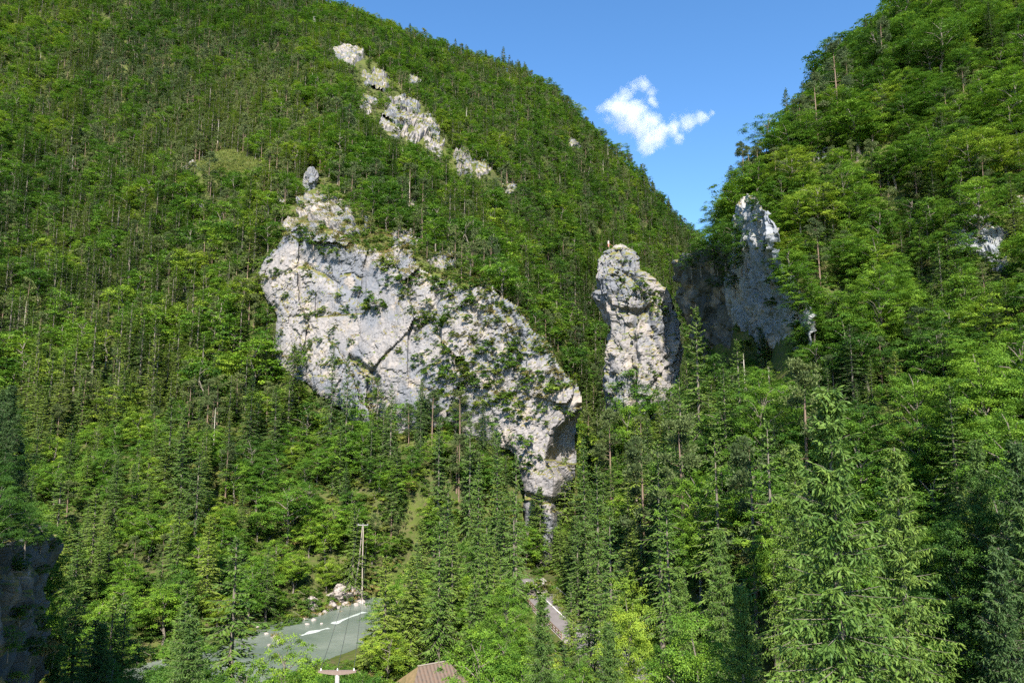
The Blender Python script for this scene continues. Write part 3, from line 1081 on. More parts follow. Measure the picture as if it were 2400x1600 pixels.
for i, dx in enumerate((-1.2, 0, 1.2)):
    a = Vector((NP.x + dx * .96, NP.y, nz_ + hn + .2))
    b = Vector((FP.x + dx, FP.y - .16, fz + hh + .28))
    pts = [a.lerp(b, t) + Vector((0, 0, -2.6 * 4 * t * (1 - t))) for t in np.linspace(0, 1, 30)]
    mb = Mb()
    mb.tube([p - a for p in pts], [.022] * 30, 5)
    o = link('power_cable', mb.mesh('power_cable', [M['cable']], True))
    o.location = a
    tag(o, ('power cable on the hut side of the line across the river' if dx > 0 else 'middle power cable of the line crossing the river' if dx == 0 else 'power cable on the upstream bank side of the line over the river'), 'cable', 'cables between the two poles')

# hut with a hipped board roof
AP = at(981, 1560, 104)
g0 = gz(AP.x, AP.y)
hut = thing('wooden_hut', 'small timber hut with a weathered hipped board roof among trees', 'hut', (AP.x, AP.y, g0), math.radians(28))
rh = AP.z - g0


def roof_part(name, pts, mat):
    me = bpy.data.meshes.new(name)
    n = len(pts)
    nrm = (Vector(pts[1]) - Vector(pts[0])).cross(Vector(pts[2]) - Vector(pts[0])).normalized()
    if nrm.z < 0:
        pts = pts[::-1]
        nrm = -nrm
    lo = [tuple(Vector(p) - nrm * .12) for p in pts]
    me.from_pydata(list(pts) + lo, [], [tuple(range(n)), tuple(range(2 * n - 1, n - 1, -1))] + [(i, i + n, (i + 1) % n + n, (i + 1) % n) for i in range(n)])
    uv = me.uv_layers.new(name='UVMap')
    ex = Vector((nrm.y, -nrm.x, 0)).normalized()
    for l in me.loops:
        co = me.vertices[l.vertex_index].co
        uv.data[l.index].uv = (co.dot(ex) * .55, co.z)
    me.materials.append(M[mat])
    return link(name, me, hut)


ea = rh - 2.9
A_, B_ = (0, 0, rh), (4.6, 0, rh)
C1, C2, C3, C4 = (-2.4, -3.3, ea), (7.0, -3.3, ea), (7.0, 3.3, ea), (-2.4, 3.3, ea)
roof_part('roof', [A_, C1, C2, B_], 'roof')
roof_part('roof', [B_, C2, C3], 'roof')
roof_part('roof', [B_, C3, C4, A_], 'mossroof')
roof_part('roof', [A_, C4, C1], 'mossroof')
mkpart(hut, 'ridge_board', 'wood', lambda mb: mb.box((2.3, 0, rh + .05), (4.9, .26, .08)))
mkpart(hut, 'wall', 'brown', lambda mb: mb.box((2.3, 0, (ea - .4) / 2 + .1), (8.0, 5.4, ea + .5)))
mkpart(hut, 'door', 'wood', lambda mb: mb.box((2.3, -2.73, 1.0), (1.0, .08, 2.0)))

# flag on the needle
r = hit(1425, 585)
tip = max((Vector(v) for v in PV if abs(v[0] - at(1422, 580, DPIL).x) < 2.0), key=lambda q: q.z)
fl = thing('flag', 'faded red and white flag hanging limp on a thin pole atop the needle', 'flag', (tip.x - .6, tip.y, tip.z - .8))
mkpart(fl, 'pole', 'wood', lambda mb: mb.tube([(0, 0, 0), (0, 0, 2.2), (.05, 0, 4.6)], [.09, .07, .05], 8), True)


def cloth(mb, z0, z1):
    V, F = [], []
    for i in range(7):
        for j in range(7):
            t = i / 6
            z = z0 + (z1 - z0) * t
            w = .25 + .38 * (z1 + 2.6 - z) / 4 if z0 > 2.5 else .55 - .12 * (1 - t)
            x = -w * j / 6
            V.append((x - .02, .22 * math.sin(j * 1.9 + i * .3), z))
    for i in range(6):
        for j in range(6):
            F.append((i * 7 + j, i * 7 + j + 1, (i + 1) * 7 + j + 1, (i + 1) * 7 + j))
    mb.add(V, F)


fl.scale = (.75, .75, .75)
fp1 = mkpart(fl, 'cloth', 'flagwhite', lambda mb: cloth(mb, 3.1, 4.5), True)
fp2 = mkpart(fl, 'cloth', 'flagred', lambda mb: cloth(mb, 1.8, 3.1), True)
for c_ in (fp1, fp2):
    md = c_.modifiers.new('thickness', 'SOLIDIFY')
    md.thickness = .03
mkpart(fl, 'guy_line', 'flagred', lambda mb: mb.tube([(.05, 0, 3.4), (3.4, .4, .9)], [.035, .035], 5))

# ------------------------------------------------------------------ plant forms
def rdirs(n, up=0.0):
    d = RS.normal(size=(n, 3))
    d[:, 2] += up
    return d / np.linalg.norm(d, axis=1, keepdims=True)


def form_broad(h, w, th, nl, nleaf, leaf, seed, per=40, spray=1.0):
    global RS
    RS = np.random.RandomState(seed)
    rnd = random.Random(seed)
    mb = Mb()
    hz, wx = (h - th) / 2, w / 2
    cz = th + hz
    lobes = []
    asx = rnd.uniform(.8, 1.22)
    lnx, lny = rnd.uniform(-1, 1) * w * .10, rnd.uniform(-1, 1) * w * .10
    for i in range(nl):
        zf = 1 - 2 * (i + .5) / nl
        a = i * 2.39996 + rnd.uniform(-.5, .5)
        rr = math.sqrt(max(0, 1 - zf * zf)) * rnd.uniform(.45, 1.05)
        zt = zf * rnd.uniform(.55, .85)
        prof = 1.0 - .25 * max(0, zt)
        c = np.array([math.cos(a) * rr * wx * prof * asx + zt * lnx, math.sin(a) * rr * wx * prof / asx + zt * lny, cz + zt * hz])
        lobes.append((c, rnd.uniform(.20, .44) * w / 2 * (1.15 - .3 * max(0, zf)), rnd.random()))
    # trunk, limbs
    bend = [(rnd.uniform(-.25, .25) * k, rnd.uniform(-.25, .25) * k, 0) for k in range(5)]
    pts = [(bend[k][0], bend[k][1], -1.2 + (h * .82 + 1.2) * k / 4) for k in range(5)]
    r0 = .016 * h + .04
    mb.tube(pts, [r0 * 1.15, r0 * .95, r0 * .75, r0 * .5, r0 * .18], 7, 1)
    for (c, r, q) in lobes[::2]:
        zs = min(c[2] - .2 * h * .5, h * .7)
        zs = max(zs - abs(c[0]) * .3, th * .6)
        k = (zs + 1.2) / (h * .82 + 1.2) * 4
        i = min(3, int(k))
        p = Vector(pts[i]).lerp(Vector(pts[i + 1]), k - i)
        e = Vector(c)
        mid = p.lerp(e, .5) + Vector((0, 0, .06 * h * rnd.random()))
        mb.tube([p, mid, e], [r0 * .4, r0 * .25, r0 * .1], 5, 1)
    C = np.array([l[0] for l in lobes])
    R = np.array([l[1] for l in lobes])
    Q = np.array([l[2] for l in lobes])
    # flat leafy sprays standing apart on the lobes, open shade between them
    pr = R ** 2 / (R ** 2).sum()
    ncl = max(8, nleaf // per)
    cl = RS.choice(nl, ncl, p=pr)
    cd = rdirs(ncl, .42)
    cc = C[cl] + cd * (R[cl] * RS.uniform(.70, 1.12, ncl))[:, None] * np.array([1.2, 1.2, .85])
    crd = spray * RS.uniform(.6, 1.35, ncl)
    cq = np.clip(.30 * Q[cl] + .30 + RS.normal(size=ncl) * .16, 0, 1)
    pick = RS.randint(0, ncl, nleaf)
    g = RS.normal(size=(nleaf, 3)) * .52
    out = cd[pick].copy()
    out[:, 2] *= .3
    pos = cc[pick] + g * crd[pick][:, None] * np.array([1, 1, .30])
    pos[:, 2] -= (g[:, 0] ** 2 + g[:, 1] ** 2) * crd[pick] * .28
    N = np.array([0, 0, .85]) + out * .35 + rdirs(nleaf) * .55
    N /= np.linalg.norm(N, axis=1, keepdims=True)
    A = np.cross(N, rdirs(nleaf)) + out * .35
    A[:, 2] -= .2
    var = np.clip(cq[pick] + RS.normal(size=nleaf) * .12, 0, 1)
    mb.leaves(pos - A * leaf * .4, A, N, leaf * (.7 + .6 * RS.rand(nleaf)), leaf * (.55 + .3 * RS.rand(nleaf)), 0, var)
    return mb


def form_spruce(h, R, gap, nb, m, wtw, hang, seed, bare=.06, thin=1.0, fine=0):
    global RS
    RS = np.random.RandomState(seed)
    rnd = random.Random(seed)
    mb = Mb()
    r0 = .011 * h + .05
    mb.tube([(0, 0, -1.5), (0, 0, h * .3), (.05, 0, h * .65), (0, .03, h * .985)], [r0 * 1.2, r0 * .9, r0 * .5, .02], 7, 1)
    C, A, N, L, Wd, Va = [], [], [], [], [], []
    z = h * bare
    while z < h * .985:
        f = 1 - z / h
        Lb = R * (f ** .78) * (1 if f < .85 else 1 - (f - .85) * 1.6) * rnd.uniform(.85, 1.1) + .12
        k = max(4, int(nb * (.55 + .45 * f) + rnd.random()))
        a0 = rnd.random() * 6.28
        for i in range(k):
            if rnd.random() > thin:
                continue
            a = a0 + 2 * PI * i / k + rnd.uniform(-.3, .3)
            l = Lb * rnd.choice((.6, .8, .95, 1.05, 1.12)) * rnd.uniform(.85, 1.08)
            dr = np.array([math.cos(a), math.sin(a), 0])
            sd = np.array([-math.sin(a), math.cos(a), 0])
            up0 = .55 * (1 - f) ** 2 * 1.2 - .10 * f
            droop = .16 + .36 * f
            bv = rnd.random()
            zz = z + rnd.uniform(-.4, .4) * gap

            def P(t):
                return np.array([0, 0, zz]) + dr * l * t + np.array([0, 0, l * (up0 * t - droop * t ** 1.3 + .26 * max(0, t - .55) ** 1.5)])
            mb.tube([P(0), P(.5), P(.95)], [max(.012, .011 * l), max(.01, .007 * l), .006], 4, 1, cap=False)
            mm = max(2, int(m * (.4 + .6 * l / R)))
            for j in range(mm):
                t = (j + rnd.uniform(.3, .9)) / mm
                p = P(t)
                ln = (.20 + .42 * (1 - t)) * l * .75 + wtw
                ln = min(ln, 1.25 * R * .4)
                for s in (-1, 1):
                    ax = dr * rnd.uniform(.45, .9) + sd * s * rnd.uniform(.6, 1.0) + np.array([0, 0, rnd.uniform(-.35, .05) - hang * .4])
                    C.append(p)
                    A.append(ax)
                    N.append(np.array([0, 0, 1.0]) + dr * .5 * rnd.uniform(-1, 1) + sd * .6 * rnd.uniform(-1, 1))
                    L.append(ln * rnd.uniform(.7, 1.1))
                    Wd.append(wtw * rnd.uniform(.8, 1.25))
                    Va.append(.2 + .35 * bv + rnd.uniform(0, .3) + .15 * t)
                if hang > 0:
                    for q in range(int(1 + 2 * hang)):
                        C.append(p + sd * rnd.uniform(-.35, .35) * ln)
                        A.append(np.array([rnd.uniform(-.2, .2), rnd.uniform(-.2, .2), -1]) + dr * .15)
                        N.append(dr * rnd.uniform(-1, 1) + sd * rnd.uniform(-1, 1))
                        L.append(hang * rnd.uniform(.35, 1.0) * (.5 + .5 * f) * 1.0)
                        Wd.append(wtw * rnd.uniform(.6, 1.0))
                        Va.append(.2 + .3 * bv + rnd.uniform(0, .35))
            C.append(P(.8))
            A.append(P(1.0) - P(.75))
            N.append(np.array([0, 0, 1.0]) + sd * .2)
            L.append(.3 * l + wtw)
            Wd.append(wtw * 1.1)
            Va.append(.6 + .3 * bv)
        z += gap * (.6 + .5 * f) * rnd.uniform(.8, 1.2)
    C, A, N, L, Wd, Va = (np.array(q) for q in (C, A, N, L, Wd, Va))
    if fine:
        A = A / np.linalg.norm(A, axis=1, keepdims=True)
        N = N / (np.linalg.norm(N, axis=1, keepdims=True) + 1e-9)
        S = np.cross(N, A)
        S /= np.linalg.norm(S, axis=1, keepdims=True) + 1e-9
        cnt = np.clip((L / fine).astype(int), 2, 9)
        ix = np.repeat(np.arange(len(C)), cnt)
        k = np.concatenate([np.arange(c) for c in cnt]) / cnt[ix]
        n = len(ix)
        sag = np.array([0, 0, -1.0]) * (.22 * L[ix] * k ** 2)[:, None]
        base = C[ix] + A[ix] * (L[ix] * k)[:, None] + sag
        sg = np.where(RS.rand(n) < .5, -1, 1)[:, None]
        ax = A[ix] * .8 + S[ix] * sg * (.75 * (1 - k)[:, None] + .1) + RS.normal(size=(n, 3)) * .22 + np.array([0, 0, -.12])
        mb.leaves(base, ax, N[ix] + RS.normal(size=(n, 3)) * .6, fine * RS.uniform(1.1, 1.9, n) * (1.1 - .4 * k), fine * RS.uniform(.34, .5, n), 0, np.clip(Va[ix] + RS.normal(size=n) * .1 + .12 * k, 0, 1))
        return mb
    mb.leaves(C, A, N, L, Wd, 0, np.clip(Va, 0, 1))
    return mb


def form_pine(h, R, low, ncl, nn, needle, seed, lean=.0):
    global RS
    RS = np.random.RandomState(seed)
    rnd = random.Random(seed)
    mb = Mb()
    r0 = .010 * h + .05
    bx, by = rnd.uniform(-.5, .5) + lean, rnd.uniform(-.5, .5)
    T = lambda t: Vector((bx * t * t, by * t * t, -1.2 + (h * .97 + 1.2) * t))
    mb.tube([T(0), T(.35), T(.7), T(1)], [r0 * 1.15, r0 * .95, r0 * .6, .03], 7, 1)
    cs, cr, cv = [], [], []
    k = 0
    while k < ncl:
        t = low + (1 - low) * rnd.random() ** .85
        f = (t - low) / (1 - low)
        l = R * (.45 + .75 * math.sin(PI * min(1, (f * .80 + .22)))) * rnd.uniform(.55, 1.05)
        a = rnd.random() * 6.28
        p = T(t)
        e = p + Vector((math.cos(a) * l, math.sin(a) * l, l * (.05 + .45 * f)))
        mid = p.lerp(e, .55) + Vector((0, 0, -.06 * l))
        mb.tube([p, mid, e], [.028 + .006 * l, .02, .012], 4, 1, cap=False)
        q = rnd.random()
        for s in (1.0, .72, .5):
            c = mid.lerp(e, (s - .45) * 1.8) if s < 1 else e
            cs.append(np.array(c) + RS.normal(size=3) * .2)
            cr.append(.36 * R * .62 * rnd.uniform(.7, 1.15))
            cv.append(q)
            k += 1
    for _ in range(3):
        cs.append(np.array(T(.98)) + RS.normal(size=3) * .25)
        cr.append(.2 * R)
        cv.append(.6)
    cs, cr, cv = np.array(cs), np.array(cr), np.array(cv)
    for (zf) in (.35, .45, .55):
        if rnd.random() < .8 and zf < low:
            a = rnd.random() * 6.28
            p = T(zf)
            mb.tube([p, p + Vector((math.cos(a), math.sin(a), .1)) * R * .45], [.03, .01], 4, 1, cap=False)
    n = len(cs) * nn
    ci = np.repeat(np.arange(len(cs)), nn)
    d = rdirs(n, .45)
    pos = cs[ci] + d * (cr[ci] * (.25 + .75 * RS.rand(n)))[:, None] * np.array([1.15, 1.15, .55])
    A = d * .8 + rdirs(n) * .5 + np.array([0, 0, .35])
    N = rdirs(n, .6)
    mb.leaves(pos, A, N, needle * (.7 + .6 * RS.rand(n)), needle * .42, 0, np.clip(.25 + .4 * cv[ci] + RS.normal(size=n) * .15, 0, 1))
    return mb


def form_bush(h, w, nleaf, leaf, seed):
    mb = form_broad(h, w, -.25 * h, 9, nleaf, leaf, seed, 60 if nleaf < 2000 else 90, .42)
    return mb


def form_snag(h, seed):
    rnd = random.Random(seed)
    mb = Mb()
    r0 = .0085 * h + .05
    mb.tube([(0, 0, -1), (.06, 0, h * .4), (-.03, .05, h * .75), (.1, 0, h)], [r0 * 1.1, r0 * .9, r0 * .6, .03], 6, 1)
    for i in range(11):
        z = h * rnd.uniform(.35, .97)
        a = rnd.random() * 6.28
        l = (1 - z / h) * 2.2 + .4
        mb.tube([(0, 0, z), (math.cos(a) * l, math.sin(a) * l, z - .1 * l + .2)], [.035, .01], 4, 1, cap=False)
    return mb


def form_grass(seed, n=46, h=.8, w=.9):
    global RS
    RS = np.random.RandomState(seed)
    mb = Mb()
    C = np.concatenate([RS.uniform(-w, w, (n, 2)), np.zeros((n, 1)) - .1], 1)
    A = np.concatenate([RS.normal(size=(n, 2)) * .45, np.ones((n, 1))], 1)
    mb.leaves(C, A, rdirs(n), h * RS.uniform(.5, 1.1, n), .12, 0, RS.rand(n))
    return mb


KIND = {  # kind -> (foliage, bark)
    'broadleaf_tree': ('broad', 'bark'), 'spruce_tree': ('spruce', 'bark'), 'pine_tree': ('pine', 'pbark'), 'bush': ('bush', 'bark'), 'bare_tree': ('pale', 'pale')}
FORMS = {}      # (kind, lod) -> list of (crown_mesh, trunk_mesh, joined_mesh, height, width)


def reg(kind, lod, mb, h, w):
    f, b = KIND[kind]
    mats = [M[f], M[b]]
    crown = mb.mesh('crown', mats, only=0) if any((m == 0).any() for m in mb.M) else None
    trunk = mb.mesh('trunk', mats, smooth=True, only=1)
    FORMS.setdefault((kind, lod), []).append((crown, trunk, mb.mesh(kind, mats), h, w))


for i in range(7):
    reg('broadleaf_tree', 0, form_broad(13, 8.8 + .6 * (i % 3), 2.2, 16 + (i * 5) % 9, 3000, .42, 100 + i, 42, 1.05), 13, 9.4)
for i in range(6):
    reg('broadleaf_tree', 1, form_broad(13, 8.6 + .7 * (i % 3), 2.2, 20 + (i * 5) % 11, 12000, .235, 130 + i, 85, .85), 13, 9.2)
for i in range(3):
    reg('broadleaf_tree', 2, form_broad(13, 8.8, 2.0, 30 + i * 4, 34000, .155, 150 + i, 150, .72), 13, 9.2)
for i in range(3):
    reg('broadleaf_tree', 3, form_broad(21, 13.5, 2.5, 44 + 6 * i, 62000, .19, 170 + i, 140, .95), 21, 14)
for i in range(6):
    reg('spruce_tree', 0, form_spruce(21, 3.9 + .3 * (i % 3), .85, 7, 6, .34, 0, 200 + i, (.05, .14, .22)[i % 3], (.95, .75, .62)[i % 3]), 21, 7.2)
for i in range(5):
    reg('spruce_tree', 1, form_spruce(21, 3.7 + .3 * (i % 3), .66, 8, 9, .21, .35, 230 + i, (.05, .12, .2)[i % 3], (.95, .8, .66)[i % 3]), 21, 7.0)
for i in range(2):
    reg('spruce_tree', 2, form_spruce(24, 4.5, .54, 9, 15, .10, .95, 250 + i, .04, .92, .19), 24, 8.8)
for i in range(5):
    reg('pine_tree', 0, form_pine(18, 3.5, (.26, .20, .32, .24, .18)[i], 52, 32, .6, 300 + i), 18, 6.6)
for i in range(4):
    reg('pine_tree', 1, form_pine(18, 3.5, (.20, .30, .24, .34)[i], 66, 80, .36, 320 + i), 18, 6.6)
reg('pine_tree', 2, FORMS and form_pine(18, 3.5, .26, 66, 130, .26, 340), 18, 6.6)
for i in range(4):
    reg('bush', 0, form_bush(2.6, 3.4, 1300, .25, 400 + i), 2.6, 3.4)
for i in range(3):
    reg('bush', 1, form_bush(2.6, 3.4, 3200, .155, 420 + i), 2.6, 3.4)
for i in range(3):
    reg('bare_tree', 0, form_snag(16, 440 + i), 16, 2)
print('forms', time.time() - T0, {k: [len(f[2].polygons) for f in v] for k, v in FORMS.items()})

# ------------------------------------------------------------------ where the trees stand
kk = lambda pts: [(u * K, v * K) for u, v in pts]
# what the valley keeps open to the sky: (outline in sheet units, distance of the thing seen there)
OPEN = [
    (kk([(470, 1568), (600, 1500), (690, 1452), (740, 1412), (800, 1352), (836, 1360), (838, 1420), (815, 1500), (740, 1520), (640, 1560), (560, 1580)]), 168),
    (kk([(1205, 1405), (1225, 1366), (1262, 1395), (1316, 1452), (1300, 1470), (1250, 1458), (1212, 1446)]), 150),
    (kk([(605, 600), (650, 560), (720, 525), (860, 585), (950, 580), (1060, 660), (1140, 690), (1220, 770), (1300, 870), (1325, 920), (1318, 985), (1270, 980), (1150, 960), (1040, 945), (960, 870), (905, 920), (840, 935), (800, 850), (700, 815), (640, 815), (615, 700)]), 200),
    (kk([(1374, 640), (1395, 562), (1470, 575), (1480, 615), (1548, 700), (1552, 790), (1520, 880), (1500, 950), (1455, 930), (1392, 895), (1400, 800)]), 205),
    (kk([(1690, 600), (1730, 490), (1760, 460), (1820, 480), (1810, 560), (1780, 640), (1850, 740), (1840, 810), (1800, 850), (1740, 810), (1680, 690)]), 165),
    (kk([(1580, 640), (1600, 600), (1670, 600), (1690, 690), (1690, 780), (1640, 780), (1610, 720), (1580, 700)]), 196),
    (kk([(1215, 1060), (1300, 1060), (1310, 1150), (1295, 1230), (1270, 1330), (1240, 1300), (1215, 1225), (1205, 1150)]), 188),
    (kk([(800, 1202), (845, 1198), (850, 1300), (795, 1300)]), 179),
    (kk([(930, 1568), (960, 1528), (1030, 1526), (1045, 1568)]), 107),
    (kk([(732, 1535), (818, 1532), (818, 1548), (790, 1568), (760, 1568)]), 48),
    (kk([(-5, 1250), (60, 1240), (108, 1240), (118, 1300), (110, 1420), (118, 1568), (-5, 1568)]), 44),
    (kk([(1620, 530), (1660, 440), (1690, 330), (1770, 240), (1850, 100), (1900, 0), (1400, 0), (1200, 100), (1400, 250), (1600, 500)]), 150),
    (kk([(440, 385), (470, 345), (520, 325), (585, 345), (600, 372), (560, 385), (500, 375)]), 355),
]
for (u, v, w, h, D) in OUTPX:
    a = .52 if w > 100 else .40
    OPEN.append(([(u - w * a, v), (u, v - h * a), (u + w * a, v), (u, v + h * a)], D - 4))
CLEAR = kk([(432, 392), (455, 352), (515, 325), (590, 345), (606, 378), (560, 402), (500, 400)])
RIB = [kk([(770, 100), (830, 105), (900, 175), (980, 235), (1040, 330), (1110, 360), (1190, 430), (1170, 450), (1050, 420), (940, 340), (860, 290), (820, 200)]),
       kk([(655, 500), (700, 390), (735, 380), (860, 510), (960, 555), (1100, 635), (1200, 700), (1330, 880), (1330, 940), (1290, 985), (1180, 975), (1040, 950), (960, 900), (840, 930), (760, 840), (645, 825), (600, 640), (640, 565)])]
DRY = kk([(640, 560), (690, 470), (740, 440), (880, 560), (960, 560), (960, 640), (860, 600), (760, 560)])

OPENB = [(np.array(p), D, np.array(p).min(0), np.array(p).max(0)) for p, D in OPEN]


def pin(poly, x, y):
    c = False
    j = len(poly) - 1
    for i in range(len(poly)):
        xi, yi = poly[i]
        xj, yj = poly[j]
        if (yi > y) != (yj > y) and x < (xj - xi) * (y - yi) / (yj - yi) + xi:
            c = not c
        j = i
    return c


def blocks(x, y, z, h, w, kind):
    pr = {'broadleaf_tree': ((1, 0), (.85, .3), (.6, .5), (.35, .45), (.1, .05)), 'spruce_tree': ((1, 0), (.75, .15), (.5, .3), (.25, .45), (.1, .4)),
          'pine_tree': ((1, 0), (.85, .35), (.65, .5), (.4, .2), (.1, .03)), 'bush': ((1, 0), (.6, .5), (.2, .5)), 'bare_tree': ((1, 0),)}[kind]
    for f, s in pr:
        for sg in ((0,) if s == 0 else (-s, 0, s)):
            u, v = project(x + sg * w, y, z + f * h)
            for poly, D, lo, hi in OPENB:
                if y < D and lo[0] < u < hi[0] and lo[1] < v < hi[1] and pin(poly, u, v):
                    return True
    return False


TREES = []      # dicts
ROCKN = {'limestone_cliff', 'overhanging_cliff', 'rock_pillar', 'rock_outcrop'}
rt = random.Random(5)


def lod_of(y, kind):
    if kind == 'bush':
        return 1 if y < 130 else 0
    if kind == 'bare_tree':
        return 0
    return 2 if y < 80 else 1 if y < 215 else 0


def put(kind, x, y, h, wf=1.0, tint=None, var=None, lod=None, label=None, z=None, rz=None):
    lod = lod_of(y, kind) if lod is None else lod
    if kind == 'broadleaf_tree' and h > 16 and y < 150:
        lod = 3
    fs = FORMS[(kind, lod)]
    i = rt.randrange(len(fs)) if var is None else var
    z = gz(x, y) if z is None else z
    TREES.append(dict(kind=kind, x=x, y=y, z=z, h=h, wf=wf, tint=rt.random() if tint is None else tint, lod=lod, var=i, label=label, rz=rt.uniform(0, 6.28) if rz is None else rz))


